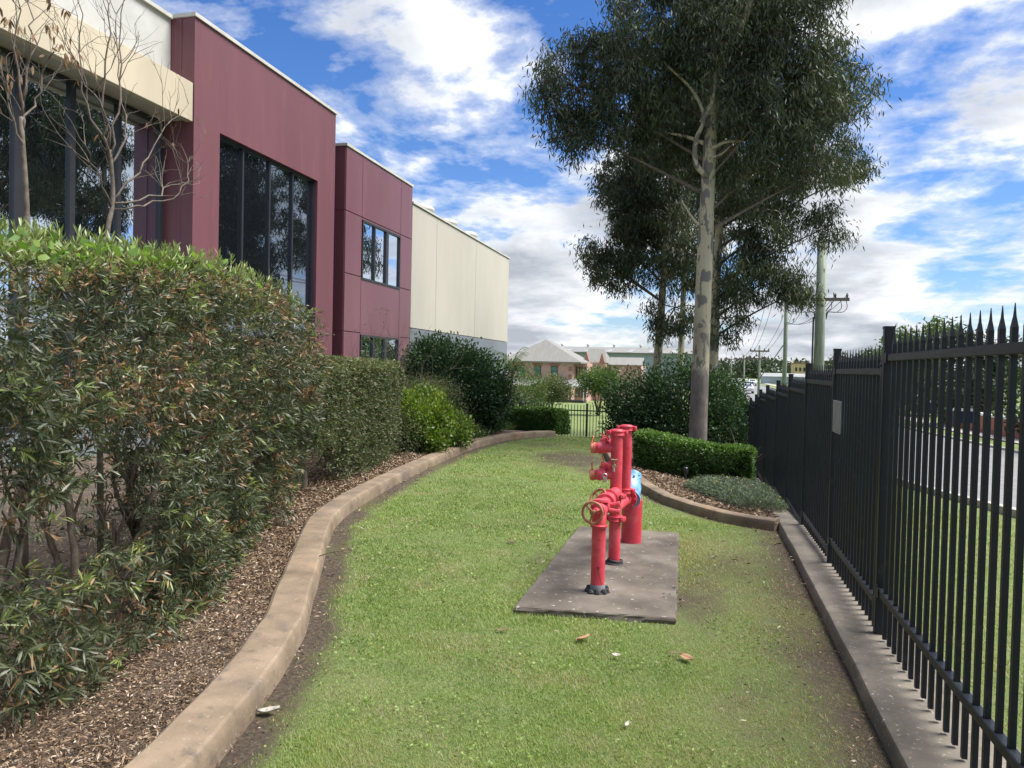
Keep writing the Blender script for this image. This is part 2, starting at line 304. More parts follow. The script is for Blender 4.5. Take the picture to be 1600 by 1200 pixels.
def ground_mat():
    m = bpy.data.materials.new('lawn_ground'); m.use_nodes = True; t = m.node_tree; L = t.links.new; b = t.nodes['Principled BSDF']; b.inputs['Roughness'].default_value = .95
    geo = N(t, 'ShaderNodeNewGeometry'); a = N(t, 'ShaderNodeTexNoise', inp={'Scale': 1.1, 'Detail': 8., 'Roughness': .65}); L(geo.outputs['Position'], a.inputs['Vector'])
    f = N(t, 'ShaderNodeTexNoise', inp={'Scale': 38., 'Detail': 6., 'Roughness': .7}); L(geo.outputs['Position'], f.inputs['Vector'])
    g1 = ramp(t, [(.3, (.10, .155, .035)), (.5, (.15, .215, .055)), (.7, (.21, .25, .085))]); L(a.outputs[0], g1.inputs[0])
    g2 = ramp(t, [(.35, (.06, .07, .026)), (.5, (.14, .175, .055)), (.66, (.23, .225, .11))]); L(f.outputs[0], g2.inputs[0])
    g = mixc(t, .5, g1.outputs[0], g2.outputs[0])
    d = ramp(t, [(.35, (.032, .022, .015)), (.52, (.075, .054, .036)), (.68, (.14, .105, .07))]); L(f.outputs[0], d.inputs[0])
    mo = ramp(t, [(.50, 0.), (.62, .7)]); L(a.outputs[0], mo.inputs[0]); d2 = mixc(t, mo.outputs[0], d.outputs[0], (.10, .105, .028))
    at = N(t, 'ShaderNodeAttribute', attribute_name='bare'); k = math_(t, 'ADD', at.outputs['Fac'], math_(t, 'MULTIPLY', math_(t, 'SUBTRACT', f.outputs[0], .5), 1.2), True)
    kk = ramp(t, [(.3, 0.), (.7, 1.)]); L(k, kk.inputs[0])
    L(mixc(t, kk.outputs[0], g, d2), b.inputs['Base Color'])
    bp = N(t, 'ShaderNodeBump', inp={'Strength': 1., 'Distance': .03}); L(f.outputs[0], bp.inputs['Height']); L(bp.outputs[0], b.inputs['Normal'])
    return m
M['ground'] = ground_mat()
# ------------------------------------------------------------------ noise and ground height
_g = rng.random((64, 64))
def vnoise(x, y, s=1., o=0):
    x = np.asarray(x, float)*s+o*7.3+100; y = np.asarray(y, float)*s+o*3.7+100
    i, j = np.floor(x).astype(int), np.floor(y).astype(int); fx, fy = x-i, y-j; fx = fx*fx*(3-2*fx); fy = fy*fy*(3-2*fy)
    g = lambda a, b: _g[a % 64, b % 64]
    return (g(i, j)*(1-fx)+g(i+1, j)*fx)*(1-fy)+(g(i, j+1)*(1-fx)+g(i+1, j+1)*fx)*fy
def fbm(x, y, s=1., o=0): return (vnoise(x, y, s, o)+.5*vnoise(x, y, s*2.1, o+1)+.25*vnoise(x, y, s*4.3, o+2))/1.75
def sstep(a, b, x):
    t = np.clip((np.asarray(x, float)-a)/(b-a), 0, 1); return t*t*(3-2*t)
_fy = [-50, 5.2, 6.4, 8.1, 9.6, 11.2, 13.1, 15.6, 20, 26, 50, 100, 200, 3000]; _fz = [0, 0, -.01, -.044, -.11, -.21, -.36, -.55, -.9, -1.15, -1.6, -1.7, -1.4, -1.4]
_ly = [-50, 16.3, 17.5, 18.5, 20, 23, 26, 50, 100, 200, 3000]; _lz = [0, 0, -.03, -.12, -.34, -.78, -1.02, -1.5, -3.1, -3.1, -2.5]
def G(x, y):
    x = np.asarray(x, float); y = np.asarray(y, float)
    k = np.clip(y-30, 0, 200)*.12; w = sstep(0, 1, (x+2.2+k)/(3.+k)); z = w*np.interp(y, _fy, _fz)+(1-w)*np.interp(y, _ly, _lz)
    return z-.28*sstep(1.4, 5., x)*(1-sstep(60, 120, y))
def g1(x, y): return float(G(x, y))
def catmull(P, n):
    P = [np.array(p, float) for p in P]; P = [2*P[0]-P[1]]+P+[2*P[-1]-P[-2]]; out = []
    for i in range(1, len(P)-2):
        for k in range(n):
            t = k/n; a, b, c, d = P[i-1:i+3]
            out.append(.5*((2*b)+(-a+c)*t+(2*a-5*b+4*c-d)*t*t+(-a+3*b-3*c+d)*t**3))
    out.append(P[-2]); return np.array(out)
LE = catmull([(-1.66, -1.), (-1.7, 1.), (-1.77, 2.2), (-1.96, 3.05), (-2.2, 3.8), (-2.5, 4.45), (-2.88, 5.26), (-3.2, 5.95), (-3.46, 6.6), (-3.66, 7.4), (-3.86, 8.7), (-4.05, 10.3), (-4.2, 12.2), (-4.25, 13.8), (-4.1, 15.4), (-3.75, 16.5), (-3.35, 17.1)], 6)
TE = catmull([(.80, 8.06), (.5, 8.2), (.21, 8.43), (-.03, 8.72), (-.3, 9.12), (-.57, 9.6), (-.95, 10.75), (-1.4, 12.2), (-1.75, 13.8), (-2.0, 15.6), (-2.1, 17.5)], 6)
def offs(P, d):
    T = np.gradient(P, axis=0); T /= np.linalg.norm(T, axis=1)[:, None]; return P+np.stack([-T[:, 1], T[:, 0]], 1)*d
LB = offs(LE, .235)       # bed side (left of the direction of travel)
TB = offs(TE, -.17)      # tree bed lies to the right of travel
def lawn_x(y): return np.interp(y, LE[:, 1], LE[:, 0])
def bed_x(y): return np.interp(y, LB[:, 1], LB[:, 0])
def tree_x(y): return np.where(np.asarray(y) < 8.06, .80, np.interp(y, TE[:, 1], TE[:, 0]))
def bare(x, y):
    """worn, unshaded soil: along the kerbs, round the slab, two scuffed patches"""
    x = np.asarray(x, float); y = np.asarray(y, float); n = .55*fbm(x, y, 2.2, 5)+.45*fbm(x, y, 9., 6)
    dl = x-lawn_x(y); b = np.where((dl < -.35) | (y > 17.6), .1*n, np.clip(1.15-dl/(.12+.40*n), 0, 1))
    dr = np.where(y < 8.4, .8-x, 9.); b = np.maximum(b, np.clip(1.05-dr/(.26+.75*n), 0, 1)*.8)
    dt = np.where((y >= 8.2) & (y < 17.5) & (x < tree_x(y)+.3), (tree_x(y)-x), 9.); b = np.maximum(b, np.clip(1-dt/(.12+.3*n), 0, 1)*.8)
    for (cx, cy, rx, ry, a) in ((-2.2, 12.9, 1.0, 1.5, .85), (-1.6, 11.6, .5, .8, .75), (-3.2, 14.8, .6, .8, .5), (-.0, 5.6, .32, 1.2, .6), (-1.3, 5.8, .15, 1.1, .45), (.35, 6.6, .4, 1.6, .5), (.3, 3.6, .35, .7, .45)):
        r = np.sqrt(((x-cx)/rx)**2+((y-cy)/ry)**2); b = np.maximum(b, a*np.clip(1.6-r*1.3, 0, 1)*(0.35+1.1*n))
    b = b+.25*np.clip(fbm(x, y, 1.1, 9)-.6, 0, 1)*2
    return np.clip(np.where(x > 1.25, .12*n, b), 0, 1)
# ------------------------------------------------------------------ the setting
def grid_lines(spec):
    out = []
    for a, b, s in spec: out += list(np.arange(a, b-1e-6, s))
    return np.array(out+[spec[-1][1]])
gx = grid_lines([(-900, -100, 160), (-100, -20, 16), (-20, -6, 2), (-6, 1.4, .12), (1.4, 6, .4), (6, 20, 2), (20, 100, 16), (100, 900, 160)])
gy = grid_lines([(-60, -4, 8), (-4, 1, .5), (1, 20, .12), (20, 30, .5), (30, 110, 5), (110, 300, 30), (300, 2400, 300)])
X, Y = np.meshgrid(gx, gy); Z = G(X, Y)+.012*(fbm(X, Y, 1.7, 3)-.5)*(np.abs(X) < 6)
nx, ny = len(gx), len(gy); idx = np.arange(nx*ny).reshape(ny, nx)
F = np.stack([idx[:-1, :-1], idx[:-1, 1:], idx[1:, 1:], idx[1:, :-1]], -1).reshape(-1, 4)
ground = obj('ground', (np.stack([X, Y, Z], -1).reshape(-1, 3), F), M['ground'], smooth=True)
at = ground.data.attributes.new('bare', 'FLOAT', 'POINT'); at.data.foreach_set('value', bare(X, Y).ravel().astype(np.float32))
tag(ground, kind='structure')
# mulch beds (retained by the edging, so a little higher than the lawn)
def bed(name, rows):
    o = obj(name, MB().sheet(rows), M['mulch'], smooth=True); tag(o, kind='structure'); return o
rows = []
for p in LB:
    xs = np.linspace(p[0]+.03, -9.0, 22); rows.append([(x, p[1], g1(x, p[1])+.07+.05*float(fbm(x, p[1], 2.5, 4))*min(1, abs(x-p[0])*3)) for x in xs])
bed('garden_bed', rows)
rows = []
for p in TB:
    xs = np.linspace(p[0]-.03 if p[0] < .7 else p[0], .84, 9); rows.append([(x, p[1], g1(x, p[1])+.06+.03*float(fbm(x, p[1], 3, 4))) for x in xs])
bed('tree_bed', rows)
# road beyond the fence, with kerb strips
ys = grid_lines([(-30, 60, 3), (60, 200, 10), (200, 900, 50)])
road = obj('road', MB().sheet([[(x, y, g1(5.2, y)+.02) for x in (5.2, 9, 13.)] for y in ys]), M['road'], smooth=True); tag(road, kind='structure')
def kerb_strip(name, xa, xb, h):
    mb = MB(); rows = [[(xa, y, g1(5.2, y)-.05), (xa, y, g1(5.2, y)+h), (xb, y, g1(5.2, y)+h), (xb, y, g1(5.2, y)-.05)] for y in ys]
    return tag(obj(name, mb.sheet(rows), M['kerbpale']), kind='structure')
M['kerbpale'] = mat('pale_kerb', color=(.36, .34, .31), rough=.85, scale=6., coords='World')
kerb_strip('road_kerb', 5.0, 5.2, .13); kerb_strip('road_kerb', 13.0, 13.2, .13)
footpath = obj('footpath', MB().sheet([[(x, y, g1(5.2, y)+.10) for x in (15., 16.4)] for y in ys]), M['kerbpale']); tag(footpath, kind='structure')
far_verge = obj('far_verge', MB().sheet([[(x, y, g1(5.2, y)+.07) for x in (13.2, 15., 24., 40.)] for y in ys]), M['ground']); tag(far_verge, kind='structure')
footpath.location.z += .03
# ------------------------------------------------------------------ concrete edging
def esplit(o, a=24): o.modifiers.new('es', 'EDGE_SPLIT').split_angle = R(a); return o
def edging(name, A, B, hz, lab, m):
    """A lawn side line, B bed side line; rounded nose on the lawn side"""
    rows = []
    for i, (a, b) in enumerate(zip(A, B)):
        d = (b-a)/np.linalg.norm(b-a); z0 = g1(a[0], a[1]); w = .012*float(fbm(a[0], a[1], 4, 2)-.5)
        prof = [(-.008, -.08), (-.004, hz*.5), (.002, hz*.80), (.010, hz*.94), (.024, hz+.0), (np.linalg.norm(b-a)*.5, hz+.004), (np.linalg.norm(b-a)-.02, hz), (np.linalg.norm(b-a), hz-.015), (np.linalg.norm(b-a)+.004, -.08)]
        rows.append([(a[0]+d[0]*(t+w), a[1]+d[1]*(t+w), z0+z+w) for t, z in prof])
    mb = MB().sheet(rows); n = len(rows[0]); mb.F.append(tuple(range(n))); mb.F.append(tuple(range((len(rows)-1)*n, len(rows)*n))[::-1])
    return tag(esplit(obj(name, mb, m, smooth=True, loc=(float(A[len(A)//2][0]), float(A[len(A)//2][1]), 0))), lab, 'edging')
edging('concrete_edging', LE, LB, .125, 'long curved brown concrete edging between the lawn and the left hedges', M['concrete_brown'])
edging('concrete_edging', TE[1:], TB[1:], .11, 'short curved concrete edging around the gum tree bed', M['concrete_brown'])
fy = np.arange(-1., 24.01, .4); FA = np.stack([np.full_like(fy, .80), fy], 1); FB = np.stack([np.full_like(fy, 1.30), fy], 1)
edging('concrete_plinth', FA, FB, .085, 'straight grey concrete strip under the black spear fence', M['concrete_grey'])
# ------------------------------------------------------------------ black spear fence
FX = 1.03
POSTS = [(1.10, 1.93), (2.55, 1.90), (4.71, 1.88), (6.41, 1.80), (8.10, 1.70), (9.64, 1.586), (11.2, 1.487), (13.0, 1.385), (14.5, 1.28), (15.7, 1.15), (17.4, 1.02), (19.1, .88), (20.8, .74), (22.5, .60)]
fence = thing('spear_fence', 'tall black steel spear-top fence stepping down along the right side', 'fence', (FX, 8., 0.))
def picket_mesh(h, w=.0205):
    a = w/2; z1 = h-.085
    mb = MB(); V = []
    for z, r, q in ((0, a, a), (z1-.012, a, a), (z1+.0, a*1.12, a*.95), (z1+.028, a*.55, a*.6), (z1+.038, a*.42, a*.42), (h, .0012, .0012)):
        V += [(-q, -r, z), (q, -r, z), (q, r, z), (-q, r, z)]
    Fc = [(3, 2, 1, 0)]
    for i in range(5):
        for k in range(4): Fc.append((i*4+k, i*4+(k+1) % 4, i*4+4+(k+1) % 4, i*4+4+k))
    Fc.append((20, 21, 22, 23)); mb.add(V, Fc)
    me = me_from('picket', mb.V, mb.F); me.materials.append(M['fence']); return me
PH = 1.76; pm = picket_mesh(PH)
for i, (py, pt) in enumerate(POSTS):
    b = g1(FX, py)+.05; mb = MB().bbox(FX-.026, FX+.026, py-.026, py+.026, b, pt, .004); mb.box(FX-.0285, FX+.0285, py-.0285, py+.0285, pt-.012, pt+.004)
    mb.box(FX-.06, FX+.06, py-.06, py+.06, b-.02, b+.012-0.0) if False else None
    obj('post', mb, M['fence'], fence)
    if i == 0: continue
    y0, y1 = POSTS[i-1][0]+.026, py-.026; rz = pt-.20
    for z in (rz, rz-1.36):
        r = obj('rail', MB().box(FX-.02, FX+.02, y0+.003, y1-.003, z, z+.042), M['fence'], fence); bevel(r, .004, 1)
        for ye in (y0, y1-.05):
            obj('bracket', MB().box(FX-.026, FX-.0205, ye+.004, ye+.046, z-.008, z+.05).lathe([(0, .008), (.006, .008), (.008, .004)], (FX-.026, ye+.025, z+.058), (-1, 0, 0), 8), M['fence'], fence)
    n = 15 if y1-y0 > 1.5 else 13; 
    if i == 2: n = 18
    for k in range(n):
        yy = y0+(k+1)*(y1-y0)/(n+1)
        inst('picket', pm, (FX+.001, yy, pt-.02-PH), fence, rot=(0, 0, random.uniform(-.01, .01)))
pl = obj('sign_plate', MB().box(-.003, .003, -.165, .165, -.125, .125), M['plate'], None); pl.rotation_euler = (0, 0, 0); pl.location = (FX-.032, 6.15, 1.27)
bevel(pl, .002, 1); tag(pl, 'small blank grey metal plate fixed on the black spear fence', 'plate')
# ------------------------------------------------------------------ hydrant slab and fire booster pipework
SLAB = [(-1.152, 4.62), (-.132, 4.735), (-.195, 7.25), (-1.152, 7.20)]
def slab():
    h = .045; ring = []; nrm = []
    for k in range(4):
        p, q = np.array(SLAB[k]), np.array(SLAB[(k+1) % 4]); m = int(np.linalg.norm(q-p)/.045); d = (q-p)/np.linalg.norm(q-p)
        for i in range(m): ring.append(p+(q-p)*i/m); nrm.append(np.array([-d[1], d[0]]))
    nrm = np.array(nrm); nrm = nrm+np.roll(nrm, 1, 0); nrm /= np.maximum(np.linalg.norm(nrm, axis=1)[:, None], .7); m = len(ring); V = []; Fc = []
    lv = ((-.06, -.006, .010), (.0, -.005, .012), (h*.55, -.002, .012), (h-.007, .0, .009), (h, .007, .005))
    for z, ins, nz in lv:
        for i, p in enumerate(ring): q = float(vnoise(i*.9+z*150, z*40, 1, 3))-.5; e = p+nrm[i]*(ins+nz*q*1.6); V.append((e[0], e[1], z))
    for i in range(len(lv)-1):
        for k in range(m): Fc.append((i*m+k, i*m+(k+1) % m, (i+1)*m+(k+1) % m, (i+1)*m+k))
    c0 = len(V); V.append((-.65, 5.95, h)); Fc += [((len(lv)-1)*m+k, (len(lv)-1)*m+(k+1) % m, c0) for k in range(m)]
    o = obj('concrete_slab', MB().add(V, Fc), M['concrete_pad'], loc=(-.65, 5.95, 0)); tag(o, 'rectangular dark concrete slab in the lawn carrying the red pipes', 'slab')
slab()
SZ = .085
bo = thing('fire_booster', 'red fire hydrant booster pipes with handwheels and a blue valve on slab', 'hydrant', (-.64, 5.75, SZ))
def part(name, mb, m, p=None, smooth=True, bev=0):
    o = obj(name, mb, M[m], p or bo, smooth=False)
    if smooth:
        me = o.data; me.polygons.foreach_set('use_smooth', np.ones(len(me.polygons), bool))
        o.modifiers.new('es', 'EDGE_SPLIT').split_angle = R(38)
    if bev: bevel(o, bev, 2)
    return o
def coupling(x, y, z, r):
    mb = MB().lathe([(-.021, r+.002), (-.021, r+.012), (-.015, r+.015), (-.008, r+.011), (.008, r+.011), (.015, r+.015), (.021, r+.012), (.021, r+.002)], (x, y, z), (0, 0, 1), 28)
    a = random.uniform(-.4, .4)
    for s in (0, math.pi):
        d = Vector((math.cos(a+s), math.sin(a+s), 0)); o = Vector((x, y, z))+d*(r+.02); w = Vector((-d.y, d.x, 0))
        for q in (-.016, .016): mb.lathe([(-.017, .016), (-.010, .018), (.010, .018), (.017, .016)], o+w*q, (0, 0, 1), 10)
        mb.tube([o-w*.04, o+w*.04], .0075, 6)
    return part('coupling', mb, 'red')
def pipe(name, pts, r, m='red', n=28): return part(name, MB().tube(pts, r, n), m)
def wheel(c, axis, r, name='handwheel', m='wheel'):
    ax = Vector(axis).normalized(); w = part(name, MB().torus(c, ax, r, .0095, 32, 8), m)
    u = ax.orthogonal().normalized(); v = ax.cross(u); hub = Vector(c)-ax*.012
    for k in range(3):
        a = 2*math.pi*k/3+.55; d = u*math.cos(a)+v*math.sin(a)
        part('spoke', MB().tube([hub+d*.012, Vector(c)-ax*.006+d*r*.55, Vector(c)+d*r], [.009, .007, .008], 8), m, w)
    part('hub', MB().lathe([(-.02, .016), (.012, .019), (.016, .016), (.022, .009), (.022, .004)], hub, ax, 12), m, w)
    return w
def arcpts(c, u, v, r, a0, a1, n=7): return [Vector(c)+Vector(u)*r*math.cos(a0+(a1-a0)*k/n)+Vector(v)*r*math.sin(a0+(a1-a0)*k/n) for k in range(n+1)]
# front riser, elbow and gate valve
p1 = pipe('front_riser', [(-.66, 4.97, SZ+.03), (-.66, 4.97, .548)], .047)
part('pipe_sleeve', MB().lathe([(0, .052), (.045, .0525), (.058, .0482)], (-.66, 4.97, SZ), n=24), 'grout')
mb = MB()
for k in range(9):
    a = 2*math.pi*k/9; mb.lathe([(0, .02), (.012+.012*random.random(), .022), (.032+.012*random.random(), .012)], (-.66+.066*math.cos(a), 4.97+.064*math.sin(a), SZ-.004), (random.uniform(-.2, .2), random.uniform(-.2, .2), 1), 7)
mb.torus((-.66, 4.97, SZ+.004), (0, 0, 1), .064, .015, 24, 6); part('rubber_collar', mb, 'rubber')
for q in (-.025, .035):      # scribbles on the front pipe
    pass
part('elbow', MB().tube(arcpts((-.66, 5.07, .545), (0, -1, 0), (0, 0, 1), .10, 0, math.pi/2, 8), .049, 28).lathe([(0, .058), (.014, .060), (.02, .051)], (-.66, 4.97, .53), n=28), 'red')
pipe('cross_pipe', [(-.66, 5.06, .645), (-.65, 5.30, .645)], .047)
part('valve_body', MB().lathe([(0, .035), (.0, .069), (.02, .071), (.022, .052), (.06, .060), (.11, .066), (.16, .059), (.19, .052), (.192, .071), (.212, .069), (.212, .035)], (-.655, 5.22, .645), (0, 1, 0), 26), 'red')
part('valve_bonnet', MB().lathe([(0, .042), (.05, .042), (.052, .054), (.072, .054), (.074, .026), (.11, .022), (.112, .012), (.15, .010)], (-.655, 5.0, .645), (-.22, -.97, -.02), 20), 'red')
wheel((-.690, 4.855, .645), (-.22, -.97, .05), .070)
wheel((-.72, 5.33, .665), (-.55, -.62, .56), .068)
part('valve_stem', MB().lathe([(0, .035), (.06, .033), (.062, .014), (.12, .012)], (-.655, 5.38, .59), (-.55, -.62, .56), 14), 'red')
part('bolt_lug', MB().lathe([(0, .014), (.06, .014), (.06, .019), (.075, .019)], (-.595, 5.0, .645), (1, -.2, -.1), 8).lathe([(0, .014), (.055, .014), (.055, .018), (.07, .018)], (-.598, 5.05, .67), (1, -.1, .2), 8), 'red')
part('top_flange', MB().lathe([(-.012, .048), (-.012, .058), (.004, .060), (.012, .050), (.02, .025)], (-.66, 5.05, .690), (-.05, .25, 1), 24), 'red')
part('locking_chain', MB().box(-.70, -.675, 5.43, 5.46, .765, .80).torus((-.69, 5.44, .81), (0, 1, 0), .016, .004, 14, 5), 'steel', smooth=False)
# tall risers
pipe('riser', [(-.64, 5.75, SZ), (-.64, 5.75, 1.115)], .0455)
part('rubber_collar', MB().torus((-.64, 5.75, SZ+.012), (0, 0, 1), .055, .013, 24, 6).torus((-.63, 5.745, SZ+.03), (.1, 0, 1), .053, .010, 24, 6).torus((-.645, 5.75, SZ+.006), (0, .05, 1), .070, .009, 24, 6), 'rubber')
for z in (.44, .615): coupling(-.64, 5.75, z, .0455)
coupling(-.64, 5.75, 1.105, .0455); part('end_cap', MB().lathe([(0, .047), (.012, .047), (.018, .040)], (-.64, 5.75, 1.115), n=24), 'red')
pipe('riser', [(-.605, 6.12, .50), (-.605, 6.12, 1.125)], .0455)
coupling(-.605, 6.12, 1.115, .0455); coupling(-.605, 6.12, .60, .0455); part('end_cap', MB().lathe([(0, .047), (.012, .047), (.018, .040)], (-.605, 6.12, 1.125), n=24), 'red')
pipe('cross_pipe', [(-.65, 5.42, .645), (-.643, 5.6, .645), (-.64, 5.75, .645)], .044)
pipe('cross_pipe', [(-.64, 5.75, .52), (-.605, 6.12, .52), (-.585, 6.34, .52)], .044)
part('pipe_flange', MB().lathe([(-.016, .04), (-.016, .088), (.0, .090), (.016, .088), (.016, .04)], (-.60, 6.20, .52), (.09, 1, 0), 24), 'red')
for k in range(8):
    a = 2*math.pi*k/8; part('bolt', MB().lathe([(-.03, .009), (-.018, .011), (.03, .011)], (-.60+.072*math.cos(a), 6.195, .52+.072*math.sin(a)), (.09, 1, 0), 6), 'red')
# hydrant outlets with orange caps
for z, yy, xx in ((.985, 5.75, -.64), (.775, 5.75, -.64), (.985, 6.12, -.605), (.79, 6.12, -.605)):
    o = Vector((xx, yy, z)); hv = part('hydrant_valve', MB().lathe([(.03, .035), (.080, .035), (.084, .042), (.092, .045), (.105, .039), (.125, .045), (.140, .045), (.145, .041), (.165, .040), (.17, .037)], o, (-1, 0, -.03), 18), 'red')
    part('valve_bonnet', MB().lathe([(0, .033), (.036, .031), (.038, .038), (.048, .038), (.052, .018), (.070, .016)], o+Vector((-.112, .0, .010)), (.25, .5, .8), 14), 'red', hv)
    part('spindle_wheel', MB().torus(o+Vector((-.095, .042, .074)), (.25, .5, .8), .028, .005, 18, 6).tube([o+Vector((-.122, .042, .074)), o+Vector((-.068, .042, .074))], .005, 6), 'red', hv)
    part('boss', MB().lathe([(0, .016), (.046, .015), (.048, .010), (.05, .010)], o+Vector((-.115, 0, -.003)), (0, -1, -.05), 10), 'red', hv)
    cp = part('cap', MB().lathe([(.164, .038), (.166, .043), (.176, .044), (.180, .041), (.185, .044), (.198, .043), (.202, .038), (.206, .016)], o, (-1, 0, -.03), 22), 'red_cap', hv)
    part('cap_ring', MB().torus(o+Vector((-.190, 0, .062)), (1, .35, 0), .026, .004, 20, 6), 'red_cap', hv)
part('brass_tap', MB().lathe([(0, .012), (.03, .011), (.032, .016), (.05, .016)], (-.648, 5.70, .855), (0, -1, 0), 10).tube([(-.648, 5.665, .86), (-.648, 5.655, .84), (-.648, 5.652, .815)], .010, 8).tube([(-.648, 5.66, .86), (-.648, 5.66, .905)], .006, 6).tube([(-.672, 5.66, .905), (-.624, 5.66, .905)], .006, 6), 'brass')
# blue check valve, its flange and the wide red sleeve
part('check_valve', MB().lathe([(0, .05), (.01, .088), (.05, .094), (.10, .09), (.15, .074), (.19, .066), (.205, .07), (.225, .068), (.235, .03)], (-.59, 6.27, .53), (.12, .62, .72), 20), 'blue')
part('valve_cover', MB().lathe([(0, .082), (.014, .085), (.028, .08), (.036, .03)], (-.583, 6.37, .665), (.1, -.25, .95), 8).tube([(-.60, 6.33, .68), (-.56, 6.42, .70)], .018, 6), 'blue')
part('valve_flange', MB().lathe([(-.012, .06), (-.012, .104), (.012, .104), (.012, .06)], (-.59, 6.265, .52), (.12, .85, .5), 28), 'blue')
for k in range(6):
    a = 2*math.pi*k/6; part('bolt', MB().lathe([(0, .010), (.014, .010), (.018, .006)], (-.583+.066*math.cos(a), 6.365+.06*math.sin(a), .69), (.1, -.25, .95), 6), 'blue')
pipe('drop_pipe', [(-.575, 6.40, .60), (-.58, 6.50, .50), (-.58, 6.52, .30), (-.58, 6.52, SZ)], .045)
dr = part('wide_sleeve', MB().lathe([(0, .084), (0, .0885), (.38, .0885), (.385, .083), (.36, .082), (.2, .082), (.2, .02)], (-.58, 6.52, SZ), n=32), 'red')
# scribbled marks on the front pipe
M['ink'] = mat('black_scribble', color=(.05, .02, .02), rough=.6)
def scrib(pts):
    P = []
    for a, z in pts: P.append((-.66+.0476*math.sin(a), 4.97-.0476*math.cos(a), z))
    part('scribble', MB().tube(P, .0011, 5), 'ink')
scrib([(.0, .26), (.12, .275), (.2, .255), (.1, .245), (.05, .265), (.22, .272), (.32, .25), (.3, .27), (.42, .262)])
scrib([(.1, .25), (.25, .235), (.4, .20), (.7, .16), (.95, .12)]); scrib([(-.05, .455), (.1, .46), (.3, .452), (.35, .448)])
# the pipework was measured on a slightly thicker slab: bring it onto the real one
bo.location = (-.64*1.03, 5.75*1.03, 1.6+(SZ-1.6)*1.03+.001); bo.scale = (1.03, 1.03, 1.03)
# ------------------------------------------------------------------ buildings on the left
BX = -9.0
def panel(name, y0, y1, z0, z1, x, m, parent, d=.05, g=.008):
    o = obj(name, MB().box(x-d, x, y0+g, y1-g, z0+g, z1-g), M[m], parent); bevel(o, .006, 1); return o
def window(parent, y0, y1, z0, z1, x, muls, glass, rec=.10, fw=.06, split=None):
    mb = MB(); xf = x-rec
    mb.box(xf-.05, xf+.03, y0, y1, z1-fw, z1); mb.box(xf-.05, xf+.03, y0, y1, z0, z0+fw); mb.box(xf-.05, xf+.03, y0, y0+fw, z0+fw, z1-fw); mb.box(xf-.05, xf+.03, y1-fw, y1, z0+fw, z1-fw)
    f = obj('window', mb, M['frame'], parent); ed = [y0+fw]
    for q, w in muls:
        obj('mullion', MB().box(xf-.05, xf+.028, q-w/2, q+w/2, z0+fw, z1-fw), M['frame'], f); ed += [q-w/2, q+w/2]
    ed.append(y1-fw)
    for k in range(0, len(ed), 2):
        tl = random.uniform(-.006, .006); a, b = ed[k], ed[k+1]
        obj('pane', MB().add([(xf-.02+tl*.3, a, z0+fw), (xf-.02-tl*.3, b, z0+fw), (xf-.02-tl*.3, b, z1-fw), (xf-.02+tl*.3, a, z1-fw), (xf-.03, a, z0+fw), (xf-.03, b, z0+fw), (xf-.03, b, z1-fw), (xf-.03, a, z1-fw)], [(0, 1, 2, 3), (7, 6, 5, 4), (0, 4, 5, 1), (1, 5, 6, 2), (2, 6, 7, 3), (3, 7, 4, 0)]), M[glass], f)
    return f
# cream wing
b0 = thing('office_wing', 'cream and off-white office wing with tall tinted windows at the left', 'building', (BX, 4, 0))
obj('upper_wall', MB().box(-14, -9.5, -8, 11.49, 6.0, 7.72), M['white_wall'], b0)
obj('parapet_cap', MB().box(-14, -9.44, -8, 11.48, 7.722, 7.79), M['cap'], b0)
bevel(obj('fascia', MB().box(-9.14, BX, -8, 11.47, 5.86, 6.55), M['cream'], b0), .008, 1)
obj('awning_top', MB().box(-9.5, -9.142, -8, 11.47, 6.44, 6.52), M['cream'], b0)
for k in range(10):
    obj('soffit_board', MB().box(-9.66, -9.143, -8+1.95*k, -8+1.95*k+1.94, 5.90, 5.93), M['soffit'], b0)
mul = [(-1.9+.97*k, .075 if k % 3 else .15) for k in range(0, 14)]; mul = [(8.55-.97*k, .17 if k % 3 == 0 else .08) for k in range(9)][::-1]+[(9.47, .10), (10.42, .08)]
window(b0, -1, 11.45, .5, 5.89, -9.56, mul, 'glass', rec=.06, fw=.07)
obj('base_wall', MB().box(-9.9, -9.6, -8, 11.47, 0, .499), M['greyband'], b0)
obj('end_wall', MB().box(-9.9, -9.6, -8, -1.02, .501, 5.89), M['white_wall'], b0)
# burgundy block
b1 = thing('burgundy_block', 'tall plain burgundy block with one wide four-pane window', 'building', (BX, 14, 0))
wy0, wy1, wz0, wz1 = 12.24, 15.9, .9, 5.90
mb = MB().box(-9.35, BX, 11.5, wy0, 0, 7.74).box(-9.35, BX, wy1, 16.73, 0, 7.74).box(-9.35, BX, wy0+.001, wy1-.001, wz1, 7.74).box(-9.35, BX, wy0+.001, wy1-.001, 0, wz0)
mb.box(-14, -9.352, 11.5, 11.75, 0, 7.74).box(-14, -9.352, 16.48, 16.73, 0, 7.74)
obj('wall', mb, M['burgundy'], b1)
obj('control_joint', MB().box(-9.30, -9.27, 11.488, 11.499, 0, 7.74), M['burgundy2'], b1)
obj('parapet_cap', MB().box(-9.4, BX+.035, 11.465, 16.765, 7.742, 7.81).box(-14, -9.401, 11.465, 11.8, 7.742, 7.81).box(-14, -9.401, 16.45, 16.765, 7.742, 7.81), M['cap'], b1)
window(b1, wy0, wy1, wz0, wz1, BX, [(13.12, .055), (14.07, .055), (14.98, .055)], 'glass2', rec=.12, fw=.05)
